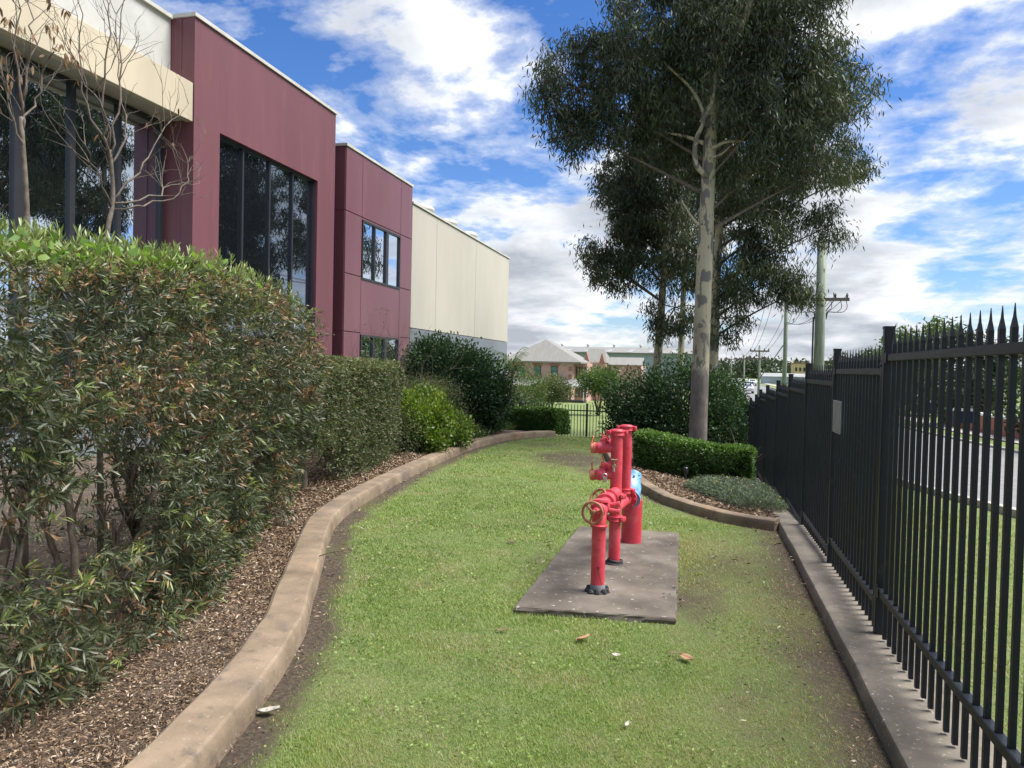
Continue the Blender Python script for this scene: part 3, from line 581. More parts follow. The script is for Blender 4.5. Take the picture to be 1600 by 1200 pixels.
# recess and panelled block
b2 = thing('panelled_block', 'burgundy panel-clad block with a small three-pane upper window', 'building', (BX, 19.5, 0))
obj('recess_wall', MB().box(-10.9, -10.6, 16.74, 17.34, 0, 7.0), M['burgundy2'], b2)
mb = MB().box(-13, -9.06, 17.35, 17.6, 0, 7.14).box(-13, -9.062, 17.601, 21.75, 0, 7.13)
obj('backing_wall', mb, M['dark_joint'], b2)
for (xa, xb) in ((-9.55, -9.03), (-10.08, -9.56), (-10.6, -10.09)):
    for (za, zb) in ((0, 2.42), (2.42, 5.52), (5.52, 7.15)):
        o = obj('side_panel', MB().box(xa, xb, 17.32, 17.349, za+.006, zb-.006), M['burgundy'], b2)
cy = [17.33, 18.27, 20.87, 21.75]; cz = [0, .80, 2.42, 3.92, 5.52, 7.15]
for c in range(3):
    for r in range(5):
        if c == 1 and r in (1, 3): continue
        panel('cladding_panel', cy[c], cy[c+1], cz[r], cz[r+1], BX, 'burgundy2', b2, d=.055, g=.009)
for (za, zb) in ((3.86, 5.46), (.80, 2.38)):
    obj('window_surround', MB().box(-9.055, BX-.004, 18.285, 20.855, zb+.002, zb+.05), M['burgundy2'], b2)
    window(b2, 18.29, 20.85, za, zb, BX+.06, [(19.07, .06), (19.90, .17)], 'glass', rec=.07, fw=.055)
obj('parapet_cap', MB().box(-13, BX+.03, 17.30, 21.79, 7.152, 7.22), M['cap'], b2)
# beige warehouse
b3 = thing('warehouse', 'long beige precast warehouse with grey base band behind the dark shrub', 'building', (BX, 28, 0))
obj('backing_wall', MB().box(-24, -9.13, 21.83, 33.68, -1.5, 6.6), M['dark_joint'], b3)
wy = [21.81, 24.04, 28.54, 33.7]
for k in range(3):
    panel('upper_panel', wy[k], wy[k+1], 2.752, 6.66, BX-.02, 'beige', b3, d=.108, g=.011)
    panel('base_panel', wy[k], wy[k+1], -1.4, 2.752, BX-.022, 'greyband', b3, d=.105, g=.011)
obj('gable_wall', MB().box(-24, -9.131, 33.681, 33.71, -1.4, 6.64), M['beige'], b3)
obj('parapet_cap', MB().box(-24, BX+.02, 21.80, 33.74, 6.662, 6.72), M['cap'], b3)
for y in (24.5, 27.0, 29.6):
    vb = MB().lathe([(0, .33), (.25, .33), (.27, .42), (.36, .42), (.46, .30), (.50, .1)], (-9.75, y, 6.72), n=18); obj('roof_vent', vb, M['cap'], b3, smooth=True)
obj('downpipe', MB().tube([(-8.93, 33.3, 2.2), (-8.93, 33.3, -1)], .05, 10), M['cap'], b3)
# pale utility cabinet at the wall, and an access ladder frame
o = obj('utility_cabinet', MB().bbox(-8.9, -8.3, 22.2, 23.0, 0, 1.75, .02).box(-8.32, -8.285, 22.25, 22.95, .1, 1.65), M['cap'], loc=(-8.6, 22.6, 0)); tag(o, 'pale grey utility cabinet standing between panelled block and dark shrub', 'cabinet')
# ------------------------------------------------------------------ foliage helpers
def norm(a): return a/np.maximum(np.linalg.norm(a, axis=-1, keepdims=True), 1e-9)
def leaves(name, P, D, L, Wd, rnd, m, parent=None, loc=(0, 0, 0), seg=1, droop=0., up=None, kind='stuff', wide=.45):
    """leaf blades: base P, direction D, length L, width Wd. seg 1 = folded diamond, 2 = bent lance"""
    n = len(P); P = np.asarray(P); D = norm(np.asarray(D)); L = np.broadcast_to(np.asarray(L, float), (n,))[:, None]; Wd = np.broadcast_to(np.asarray(Wd, float), (n,))[:, None]
    ref = rng.normal(size=(n, 3)) if up is None else up+rng.normal(size=(n, 3))*.35
    T = norm(np.cross(D, ref)); Nn = norm(np.cross(T, D))
    if seg == 1:
        mid = P+D*L*wide+Nn*L*.05; tip = P+D*L+np.array([0, 0, -1.])*L*droop
        V = np.stack([P, mid+T*Wd*.5, tip, mid-T*Wd*.5], 1).reshape(-1, 3); Fq = np.arange(n*4).reshape(n, 4); per = 1
        org = ROOT[parent] if parent is not None else Vector(loc); me = me_from(name, V-np.array(org), Fq)
        fr = np.asarray(rnd)
    else:
        g = np.array([0, 0, -1.])
        a = P+D*L*.33+g*L*droop*.1+Nn*L*.03; b = P+D*L*.68+g*L*droop*.45+Nn*L*.03; tip = P+D*L+g*L*droop
        V = np.stack([P, a+T*Wd*.48, a-T*Wd*.48, b+T*Wd*.42, b-T*Wd*.42, tip], 1).reshape(-1, 3); o = (np.arange(n)*6)[:, None]
        tri = np.concatenate([o+np.array([[0, 1, 2]]), o+np.array([[1, 3, 4]]), o+np.array([[1, 4, 2]]), o+np.array([[3, 5, 4]])], 0)
        org = ROOT[parent] if parent is not None else Vector(loc); me = me_from(name, V-np.array(org), tri); fr = np.tile(np.asarray(rnd), 4)
    at = me.attributes.new('rnd', 'FLOAT', 'FACE'); at.data.foreach_set('value', fr.astype(np.float32))
    me.materials.append(m); o = bpy.data.objects.new(name, me); COL.objects.link(o)
    if parent is not None: o.parent = parent
    else: o.location = org
    ROOT[o] = Vector(org)
    if kind: o['kind'] = kind
    return o
def sph(n):
    v = rng.normal(size=(n, 3)); return norm(v)
def sprigs(C, A, k, ll, spread=.9, stem=.08):
    """k leaves round each sprig axis A from C: returns positions, directions"""
    n = len(C); A = norm(A); t = rng.random((n, k, 1)); ax = A[:, None, :]
    side = norm(np.cross(ax, rng.normal(size=(n, k, 3))))
    D = norm(ax*(1-spread*.55*(1-t*.6))+side*spread*(1.05-.55*t)); P = C[:, None, :]+ax*stem*t
    return P.reshape(-1, 3), D.reshape(-1, 3)
def branch_tree(mb, p, d, length, r, depth, spread=.5, up=.15, n=5, seg=4, minr=.003, kink=.12, kids=(2, 3), tips=None):
    pts = [Vector(p)]; d = Vector(d).normalized()
    for i in range(seg):
        d = (d+Vector((random.gauss(0, kink), random.gauss(0, kink), random.gauss(0, kink)+up*.2))).normalized(); pts.append(pts[-1]+d*length/seg)
    mb.tube(pts, [r*(1-.45*i/seg) for i in range(seg+1)], n, False)
    if depth == 0 or r*.55 < minr:
        if tips is not None: tips.append((pts[-1], d))
        return
    for k in range(random.randint(*kids)):
        i = random.randint(max(1, seg//2), seg); side = d.orthogonal().normalized(); side.rotate(Matrix.Rotation(random.uniform(0, 6.28), 3, d))
        nd = (d*(1-spread*.5)+side*spread*random.uniform(.6, 1.2)+Vector((0, 0, up))).normalized()
        branch_tree(mb, pts[i], nd, length*random.uniform(.55, .85), r*random.uniform(.45, .65), depth-1, spread, up, max(4, n-1), seg, minr, kink, kids, tips)
# ------------------------------------------------------------------ front bottlebrush hedge
def hfx(y): return np.interp(y, [0, 1.5, 2.9, 4., 5.35, 6.4], [-2.50, -2.57, -2.74, -2.98, -3.24, -3.50])
def hedge_front():
    root = thing('bottlebrush_hedge', 'large shaggy bottlebrush hedge with brown dead tips in the left foreground', 'hedge', (-3.6, 3.6, .1), 'bottlebrush hedges')
    ns = 18500; s = rng.uniform(.7, 6.8, ns); t = rng.random(ns)
    # cross-section: face (0..0.58), shoulder (..0.72), top (..1)
    H = np.interp(s, [1, 3, 4.5, 6.8], [1.90, 2.0, 2.12, 2.08])+.12*fbm(s, s*0, .9, 11); face = hfx(s)
    endr = np.clip((s-5.9)/.9, 0, 1); H = H*(1-.36*endr**2.2)
    zf = np.where(t < .62, (t/.62)**.9, 1.); z = .12+(H-.55)*zf; x = face.copy(); nx_ = np.ones(ns); nz_ = np.zeros(ns)
    sh = (t >= .62) & (t < .80); a = (t[sh]-.62)/.18*math.pi/2; x[sh] = face[sh]-.42*(1-np.cos(a)); z[sh] = H[sh]-.43+.43*np.sin(a); nx_[sh] = np.cos(a); nz_[sh] = np.sin(a)
    tp = t >= .80; x[tp] = face[tp]-.42-(t[tp]-.80)/.20*.9; z[tp] = H[tp]; nx_[tp] = .1; nz_[tp] = 1
    low = z < .7; x = x+np.where(low, (.7-z)*.28*np.clip((5.-s)/2, 0, 1), 0)
    x = x-np.clip((s-3.9)/1.8, 0, 1)*np.clip((1.15-z)/1.15, 0, 1)*.50
    x = x-endr**2*.55*(1-.3*z/2.2)*.6
    # lumps
    lump = fbm(s, z, 1.5, 21)-.5; x = x+(lump*.46+.20*(vnoise(s, z, 4.5, 23)-.5))*np.abs(nx_); z = z+(lump*.2+.12*(vnoise(s, x, 3.5, 24)-.5))*nz_
    inset = np.where(rng.random(ns) < .16, rng.uniform(.4, 1.2, ns), rng.random(ns)**1.8*.40); inset = np.where(t >= .8, np.minimum(inset, .7), inset); y = s+rng.normal(size=ns)*.02; x = x-inset*nx_; z = z-inset*nz_*.9
    y = y-np.where(endr > 0, endr*inset*.6, 0)
    dens = np.where(z < .4, .65+.4*fbm(s, z, 2.3, 31), 1.); dens = np.where((z < 1.25) & (s < 3.6), dens*(.03+.97*sstep(.38, .50, fbm(s*1.1, z, 1.7, 33))), dens); dens = dens*np.where(fbm(s, z, 2.6, 35) < .40, .18, 1.)
    keep = rng.random(ns) < dens; x, y, z, nx_, nz_, inset, lump = (q[keep] for q in (x, y, z, nx_, nz_, inset, lump)); ns = len(x)
    C = np.stack([x, y, z], 1); A = np.stack([nx_*.9, np.where(y > 5.9, .5, 0.), nz_+.35], 1)+rng.normal(size=(ns, 3))*.45
    k = 12; P, D = sprigs(C, A, k, .07, 1.0, .08); n = len(P)
    dep = np.repeat(inset, k); topz = np.repeat((nz_ > .6) & (inset < .12), k)
    tone = np.repeat(rng.random(ns), k)
    rnd = .05+.62*np.clip(.55*tone+.45*rng.random(n), 0, 1); tipy = np.repeat((rng.random(ns) < np.where(nz_ > .5, .30, .09)) & (inset < .12), k); rnd = np.where(tipy, .74+.11*rng.random(n), rnd)
    patch = np.repeat(fbm(y*1.3+z, z*1.7, 1.4, 41), k); pd = np.where(patch > .55, .42, .05)+.28*topz
    dead = np.repeat(rng.random(ns), k) < pd; rnd = np.where(dead & (rng.random(n) < .8), .885+.115*rng.random(n), rnd); rnd = np.where(rng.random(n) < .035, .88+.12*rng.random(n), rnd)
    L = (.040+.040*rng.random(n))*np.where(dead, .7, 1.)*(.55+.95*np.repeat(fbm(y+7, z, 1.1, 43), k)); leaves('foliage', P, D, L, .0065+.0045*rng.random(n), rnd, M['l_hedge'], root, seg=2, droop=.12)
    m = 1500; s = rng.uniform(1.9, 5.6, m); z2 = .12+.5*rng.random(m)**1.4; C = np.stack([hfx(s)-.06+rng.uniform(-.25, .16, m)*np.clip((5.4-s)/2, .2, 1)-np.clip((s-3.9)/1.8, 0, 1)*.42, s, z2], 1); keep = fbm(s, z2*2, 2.1, 91) > .46; C = C[keep]; m = len(C); A = np.array([.8, -.2, .35])+rng.normal(size=(m, 3))*.45
    P, D = sprigs(C, A, 12, .07, 1., .08); n = len(P); rnd = .1+.62*np.clip(.55*np.repeat(rng.random(m), 12)+.45*rng.random(n), 0, 1); rnd = np.where(np.repeat(rng.random(m), 12) < .12, .76+.1*rng.random(n), rnd); rnd = np.where(rng.random(n) < .1, .89+.1*rng.random(n), rnd)
    leaves('low_foliage', P, D, .05+.04*rng.random(n), .008+.004*rng.random(n), rnd, M['l_hedge'], root, seg=2, droop=.12)
    # upright fresh shoots and broad vine leaves along the top
    m = 420; s = rng.uniform(1.6, 6.4, m); xx = hfx(s)-rng.uniform(.2, 1.0, m); zz = np.interp(s, [1, 3, 4.5, 5.9, 6.4], [1.95, 2.05, 2.17, 2.1, 1.9]); C = np.stack([xx, s, zz], 1); A = np.stack([rng.normal(size=m)*.25, rng.normal(size=m)*.25, np.ones(m)], 1)
    P, D = sprigs(C, A, 22, .06, .75, .17); leaves('fresh_shoots', P, D, .05+.02*rng.random(len(P)), .009, .76+.10*rng.random(len(P)), M['l_hedge'], root, seg=2)
    m = 330; s = np.clip(rng.normal(3.4, .8, m), 1.5, 5.); C = np.stack([hfx(s)-rng.uniform(.1, .9, m), s, np.interp(s, [1, 3, 4.5, 5.9], [1.97, 2.07, 2.19, 2.1])+.12*rng.random(m)], 1)
    leaves('vine_leaves', C, sph(m)+np.array([.2, -.2, .5]), .045+.03*rng.random(m), .028+.014*rng.random(m), rng.random(m), M['l_vine'], root, seg=2, droop=.2)
    # woody stems
    random.seed(21)
    for (bx, by, r) in ((-3.05, 1.75, .06), (-3.15, 2.15, .05), (-3.25, 2.75, .05), (-3.3, 3.3, .045), (-3.55, 4.1, .05), (-3.75, 5.0, .045), (-3.8, 5.6, .05)):
        mb = MB()
        for q in range(3): branch_tree(mb, (bx+.02, by, .06), (random.uniform(-.4, .0), random.uniform(-.5, .5), 1), .62, r*random.uniform(.6, 1), 3, .5, .3, 6, 4, .004, .12, (2, 3))
        obj('stem', mb, M['bark'], root, smooth=True)
    return root
hedge_front()
# clipped second hedge
def hedge_second():
    root = thing('clipped_hedge', 'square clipped grey-green hedge behind the large front hedge, above the kerb', 'hedge', (-5., 9.5, .1))
    ns = 26000
    def fx(y): return np.interp(y, [7., 7.8, 9.9, 11.6], [-4.1, -4.18, -4.52, -4.95])
    s = rng.uniform(7.25, 11.45, ns); t = rng.random(ns); H = 1.60+.05*fbm(s, s, 1.2, 3)-.03*(s-7.3)/4; fxs = fx(s); inset = rng.random(ns)**2*.3
    x = np.where(t < .52, fxs-inset, fxs-(t-.52)/.26*1.3); z = np.where(t < .52, .14+(H-.14)*(t/.52), H-inset); y = s.copy(); e = t > .78
    en = e & (rng.random(ns) < .5); z = np.where(e, .14+(H-.14)*rng.random(ns), z); x = np.where(e, fxs-rng.random(ns)*1.3, x); y = np.where(en, 7.25+inset, np.where(e, 11.45-inset, y)); x = np.where(e, fx(y)-rng.random(ns)*1.3, x)
    lump = fbm(y, z+x, 1.8, 5)-.5; x = np.where(t < .52, x+lump*.16, x); x = x-np.where((z > H-.12) & (t < .52), (z-(H-.12))*.7, 0)
    low = z < .5; keep = (rng.random(ns) < np.where(low, .5, 1)) & ~((y < 8.1) & (z < .62) & (rng.random(ns) < .92)) & ~((y < 8.9) & (z < .35) & (rng.random(ns) < .7)) & (rng.random(ns) < np.where(fbm(y, z, 2.5, 8) < .38, .55, 1)); x, y, z, t = x[keep], y[keep], z[keep], t[keep]; n0 = len(x)
    A = np.stack([np.where(t < .52, .9, .1), np.where(t > .78, -.3, 0), np.where((t > .52) & (t < .78), 1., .35)], 1)+rng.normal(size=(n0, 3))*.5
    k = 7; P, D = sprigs(np.stack([x, y, z], 1), A, k, .04, 1., .05); n = len(P); tone = np.repeat(rng.random(n0), k)
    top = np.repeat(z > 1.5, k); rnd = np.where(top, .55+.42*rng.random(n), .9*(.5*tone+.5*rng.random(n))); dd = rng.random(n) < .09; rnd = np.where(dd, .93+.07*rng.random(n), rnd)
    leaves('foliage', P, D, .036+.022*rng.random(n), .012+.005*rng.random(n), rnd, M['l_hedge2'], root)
    random.seed(5)
    for (bx, by, r) in ((-4.42, 7.75, .055), (-4.5, 7.95, .04), (-4.6, 8.8, .045), (-4.75, 9.8, .045), (-4.95, 10.8, .045)):
        mb = MB()
        for q in range(3): branch_tree(mb, (bx-.10, by, .08), (random.uniform(-.4, .0), random.uniform(-.3, .5), 1), .5, r*random.uniform(.6, 1), 2, .5, .3, 6, 4, .003, .11, (2, 3))
        obj('stem', mb, M['twig'], root, smooth=True)
hedge_second()
def blob_bush(name, label, cat, base, ells, n, leaf, wid, m, group=None, stems=True, flat=.0, depth=.35, up=.4, clump=40, cr=.16, seg=1, bark='bark', droop=0., tone_top=.35, kind='stuff'):
    """shrub built of leaf clumps in the shells of several ellipsoids (cx,cy,cz,rx,ry,rz)"""
    root = thing(name, label, cat, base, group); vol = np.array([e[3]*e[4]+e[4]*e[5]+e[3]*e[5] for e in ells]); nc = n//clump
    pick = rng.choice(len(ells), nc, p=vol/vol.sum()); E = np.array(ells)[pick]; d = sph(nc); r = 1-rng.random(nc)**1.6*depth
    C = E[:, :3]+d*E[:, 3:]*r[:, None]; lum = fbm(C[:, 0]+C[:, 2], C[:, 1]+C[:, 2]*.7, 1.2, 17)-.5; C = C+d*lum[:, None]*.3*E[:, 3:].mean(1)[:, None]
    gz = G(C[:, 0], C[:, 1])+.06; C = C[C[:, 2] > gz]; d = norm(C-np.array([np.mean([e[i] for e in ells]) for i in range(3)]))
    nc = len(C); zmin, zmax = C[:, 2].min(), C[:, 2].max()
    P = (C[:, None, :]+rng.normal(size=(nc, clump, 3))*cr*np.array([1, 1, .8])).reshape(-1, 3); D = np.repeat(d, clump, 0)*.7+sph(len(P))*.9+np.array([0, 0, up]); tone = np.repeat(rng.random(nc), clump)
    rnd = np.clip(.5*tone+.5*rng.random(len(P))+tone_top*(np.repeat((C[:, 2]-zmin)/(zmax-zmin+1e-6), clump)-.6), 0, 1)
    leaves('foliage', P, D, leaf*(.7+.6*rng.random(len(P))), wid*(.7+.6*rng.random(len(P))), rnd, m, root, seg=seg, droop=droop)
    if stems:
        mb = MB(); b = Vector(base)
        for e in ells:
            for q in range(3):
                c = Vector(e[:3])+Vector((random.uniform(-.3, .3)*e[3], random.uniform(-.3, .3)*e[4], 0)); mid = b.lerp(c, .5)+Vector((random.uniform(-.1, .1), random.uniform(-.1, .1), 0)); mb.tube([b+Vector((random.uniform(-.08, .08), random.uniform(-.08, .08), -.05)), mid, c], [.04, .028, .012], 6)
        obj('stems', mb, M[bark], root, smooth=True)
    return root
blob_bush('lime_shrub', 'bright lime-green glossy shrub beside the kerb, next to the clipped hedge', 'shrub', (-4.85, 12.4, .08), [(-4.75, 12.2, .5, .5, .6, .48), (-4.5, 12.9, .36, .38, .42, .34), (-5.0, 11.9, .78, .3, .4, .34), (-4.95, 12.7, .85, .35, .42, .33), (-4.6, 12.3, .72, .28, .3, .25), (-4.5, 11.95, .3, .3, .35, .28)], 15000, .065, .036, M['l_lime'], clump=22, cr=.065, depth=.5)
blob_bush('dusky_shrub', 'low dull green shrub at the foot of the clipped hedge, left of the lime shrub', 'shrub', (-5.2, 11.6, .08), [(-4.95, 11.55, .4, .35, .45, .42), (-5.0, 11.9, .35, .3, .4, .35)], 6500, .05, .02, M['l_hedge2'], clump=24, cr=.09)
blob_bush('olive_shrub', 'olive-green fine-leaved shrub just behind the lime shrub', 'shrub', (-5.3, 14.2, .08), [(-5.15, 14.0, .8, .58, .6, .52), (-5.55, 14.1, .95, .55, .6, .45)], 11000, .045, .012, M['l_olive'], clump=26, cr=.09)
blob_bush('dark_shrub', 'big dark green glossy shrub in front of the beige warehouse wall', 'shrub', (-5.6, 16.2, .08), [(-5.05, 16.1, 1.0, .72, .8, .95), (-5.9, 16.3, 1.25, .8, .8, .95), (-6.4, 16.6, 1.5, .5, .6, .65), (-4.75, 16.0, .8, .5, .6, .65)], 26000, .085, .038, M['l_dark'], clump=30, cr=.13, depth=.35)
for k, (x, y, lab) in enumerate(((-5.0, 15.2, 'strappy grass clump under the dark shrub, beside the kerb'), (-4.75, 16.6, 'strappy grass clump between the dark shrub and low box hedge'))):
    r = thing('strappy_plant', lab, 'plant', (x, y, .1), 'strappy plants'); m = 500; a = rng.random(m)*6.28; el = rng.uniform(.5, 1.4, m); D = np.stack([np.cos(a)*np.cos(el), np.sin(a)*np.cos(el), np.sin(el)], 1)
    leaves('blades', np.array([x, y, .1])+rng.normal(size=(m, 3))*np.array([.12, .12, .01]), D, .35+.3*rng.random(m), .012, rng.random(m), M['l_mid'], r, seg=2, droop=.45)
blob_bush('ground_cover_plant', 'low leafy green ground cover at the kerb below the dark shrub', 'plant', (-4.75, 14.7, .08), [(-4.75, 14.6, .1, .3, .7, .16), (-4.85, 15.4, .1, .3, .5, .16)], 3000, .06, .03, M['l_mid'], clump=15, cr=.08, stems=False)
def box_hedge(name, label, pts, hw, h, n, leaf, m, zoff=.0, lump=.08):
    """clipped hedge along a line of points (x,y); half width hw; rounded top"""
    pts = np.array(pts, float); seg = np.linalg.norm(np.diff(pts, axis=0), axis=1); cum = np.concatenate([[0], np.cumsum(seg)]); Ltot = cum[-1]
    c0 = pts.mean(0); root = thing(name, label, 'hedge', (float(c0[0]), float(c0[1]), g1(*c0)+zoff))
    s = rng.uniform(-.0, Ltot, n); px = np.interp(s, cum, pts[:, 0]); py = np.interp(s, cum, pts[:, 1]); i = np.clip(np.searchsorted(cum, s)-1, 0, len(seg)-1); T = (pts[i+1]-pts[i])/seg[i][:, None]; Nn = np.stack([-T[:, 1], T[:, 0]], 1)
    a = rng.random(n); per = 2*h+2*hw; u = a*per; v = np.where(u < h, -hw, np.where(u < h+2*hw, u-h-hw, hw)); z = np.where(u < h, u, np.where(u < h+2*hw, h, per-u)); nv = np.where(u < h, -1., np.where(u < h+2*hw, 0., 1.)); nz = (nv == 0)*1.
    ends = rng.random(n) < (hw*2/(Ltot+2*hw)); v = np.where(ends, rng.uniform(-hw, hw, n), v); z = np.where(ends, rng.uniform(0, h, n), z); se = rng.random(n) < .5; s2 = np.where(se, 0, Ltot); nt = np.where(ends, np.where(se, -1, 1), 0)
    px = np.where(ends, np.where(se, pts[0, 0], pts[-1, 0]), px); py = np.where(ends, np.where(se, pts[0, 1], pts[-1, 1]), py)
    nv = np.where(ends, 0, nv); nz = np.where(ends, 0, nz); ins = rng.random(n)**2*.16-(fbm(px*2+v, py*2+z*2, 1.6, 7)-.5)*lump*2
    rd = .10; over = np.clip(z-(h-rd), 0, rd)/rd; vm = hw-(1-np.sqrt(np.clip(1-over**2, 0, 1)))*rd; v = np.clip(v, -vm, vm)
    X_ = px+Nn[:, 0]*(v-nv*ins)-T[:, 0]*nt*ins; Y_ = py+Nn[:, 1]*(v-nv*ins)-T[:, 1]*nt*ins; Zs = z-nz*ins; P = np.stack([X_, Y_, Zs+G(X_, Y_)+zoff], 1)
    A = np.stack([Nn[:, 0]*nv+T[:, 0]*nt, Nn[:, 1]*nv+T[:, 1]*nt, nz+.35], 1)
    k = 4; PP, D = sprigs(P, A+rng.normal(size=A.shape)*.5, k, leaf, 1., .03); t_ = np.repeat(rng.random(n), k); tp = np.repeat(np.clip(z/h, 0, 1), k)
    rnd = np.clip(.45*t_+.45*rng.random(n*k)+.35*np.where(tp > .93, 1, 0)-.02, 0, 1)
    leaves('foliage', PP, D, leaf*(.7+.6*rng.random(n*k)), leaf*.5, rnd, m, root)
    # twiggy inside
    mb = MB()
    for q in range(int(Ltot/.3)):
        s_ = (q+.5)*.3; bx, by = np.interp(s_, cum, pts[:, 0]), np.interp(s_, cum, pts[:, 1]); zb = g1(bx, by)+zoff
        for w in range(6): mb.tube([(bx, by, zb-.05), (bx+random.uniform(-.15, .15), by+random.uniform(-.15, .15), zb+h*.5), (bx+random.uniform(-hw, hw)*.8, by+random.uniform(-hw, hw)*.8, zb+h*.9)], [.015, .009, .004], 4, False)
    obj('stems', mb, M['bark'], root, smooth=True)
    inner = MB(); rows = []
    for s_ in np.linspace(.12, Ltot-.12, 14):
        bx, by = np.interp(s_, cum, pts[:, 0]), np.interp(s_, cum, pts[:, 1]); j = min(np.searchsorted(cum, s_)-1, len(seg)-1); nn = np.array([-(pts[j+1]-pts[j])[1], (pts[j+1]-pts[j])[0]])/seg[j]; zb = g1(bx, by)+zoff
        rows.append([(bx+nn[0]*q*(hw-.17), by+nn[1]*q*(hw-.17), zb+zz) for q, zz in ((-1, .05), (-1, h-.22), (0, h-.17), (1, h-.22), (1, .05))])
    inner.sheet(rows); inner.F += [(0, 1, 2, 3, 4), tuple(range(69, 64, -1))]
    obj('filler_core', inner, M['hedge_core'], root)  # solid core added inside the leaves to stop see-through
    return root
M['hedge_core'] = mat('dark_core_fill', [(0, (.01, .016, .006)), (1, (.03, .04, .015))], rough=1., scale=40., bump=.03, bscale=30)  # near-black colour of the added hedge core, no modelled twigs
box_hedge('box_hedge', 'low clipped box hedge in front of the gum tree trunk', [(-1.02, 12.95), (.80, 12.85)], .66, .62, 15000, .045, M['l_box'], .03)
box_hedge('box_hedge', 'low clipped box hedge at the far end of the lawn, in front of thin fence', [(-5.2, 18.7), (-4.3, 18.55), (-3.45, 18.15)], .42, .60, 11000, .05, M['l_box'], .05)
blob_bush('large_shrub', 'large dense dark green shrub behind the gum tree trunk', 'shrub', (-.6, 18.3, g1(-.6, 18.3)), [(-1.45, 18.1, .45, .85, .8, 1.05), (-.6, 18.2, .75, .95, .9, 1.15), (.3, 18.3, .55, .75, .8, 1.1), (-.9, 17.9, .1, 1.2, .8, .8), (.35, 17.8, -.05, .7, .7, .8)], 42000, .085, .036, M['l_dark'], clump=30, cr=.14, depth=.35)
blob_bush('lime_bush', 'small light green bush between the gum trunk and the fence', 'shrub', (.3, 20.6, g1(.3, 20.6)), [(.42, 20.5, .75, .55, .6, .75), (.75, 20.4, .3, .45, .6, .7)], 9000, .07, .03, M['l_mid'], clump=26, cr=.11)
# silver ground cover in the tree bed
r = thing('silver_ground_cover', 'low silver-green flowering ground cover mat beside the fence', 'plant', (.45, 10., 0.), None)
n = 9000; yy = rng.uniform(8.9, 11.4, n); xx = rng.uniform(-.3, .98, n); ed = np.minimum(np.minimum((xx-(-.28+.42*np.abs(yy-10.6))), .98-xx), np.minimum(yy-8.75, 11.5-yy)); k = ed > .03; xx, yy, ed = xx[k], yy[k], ed[k]; n = len(xx)
hh = .05+.12*np.minimum(1, ed*5)*(.5+fbm(xx, yy, 4, 3)); P = np.stack([xx, yy, G(xx, yy)+.07+hh*rng.random(n)**.6], 1); PP, D = sprigs(P, np.array([0, 0, 1.])+rng.normal(size=(n, 3))*.5, 5, .05, 1., .03)
rn = rng.random(n*5)*.93; rn[rng.random(n*5) < .008] = 1.; leaves('foliage', PP, D, .035+.02*rng.random(n*5), .007, rn, M['l_silver'], r)
n = 90; P = P[rng.choice(len(P), n)]+np.array([0, 0, .06]); PP, D = sprigs(P, np.tile([0, 0, 1.], (n, 1)), 7, .012, 1.2, .0); leaves('flowers', PP, D, .016, .009, np.where(np.repeat(rng.random(n), 7) < .5, .2, .9), leafmat('small_flower', [(0, (.62, .5, .12)), (.5, (.62, .5, .12)), (.6, (.6, .52, .45)), (1, (.6, .52, .45))]), r)
st = obj('garden_stake', MB().bbox(-.03, .03, -.03, .03, 0, .24, .006), M['timber_dark'], loc=(-.24, 11.75, g1(-.24, 11.75)+.05)); st.data.transform(Matrix.Translation((.24, -11.75, 0))) if False else None
bpy.data.objects.remove(st); st = obj('garden_light', MB().lathe([(0, .02), (.16, .02), (.165, .04), (.22, .04), (.23, .03)], (-.24, 11.85, g1(-.24, 11.85)+.05), n=12), M['frame'], loc=(-.24, 11.85, g1(-.24, 11.85)+.05)); tag(st, 'small black garden light stub at the foot of the box hedge', 'light')
random.seed(77); mb = MB()
for k in range(4): branch_tree(mb, (.35+.1*k, 14.2, g1(.4, 14.2)+.05), (random.uniform(.1, .5), random.uniform(-.3, .2), 1), random.uniform(.5, .75), .012, 2, .5, .1, 5, 5, .002, .14, (1, 2))
tag(obj('dry_branch', mb, M['twig'], loc=(.5, 14.2, g1(.5, 14.2)), smooth=True), 'bare dry branches leaning against the far part of the spear fence', 'branch')
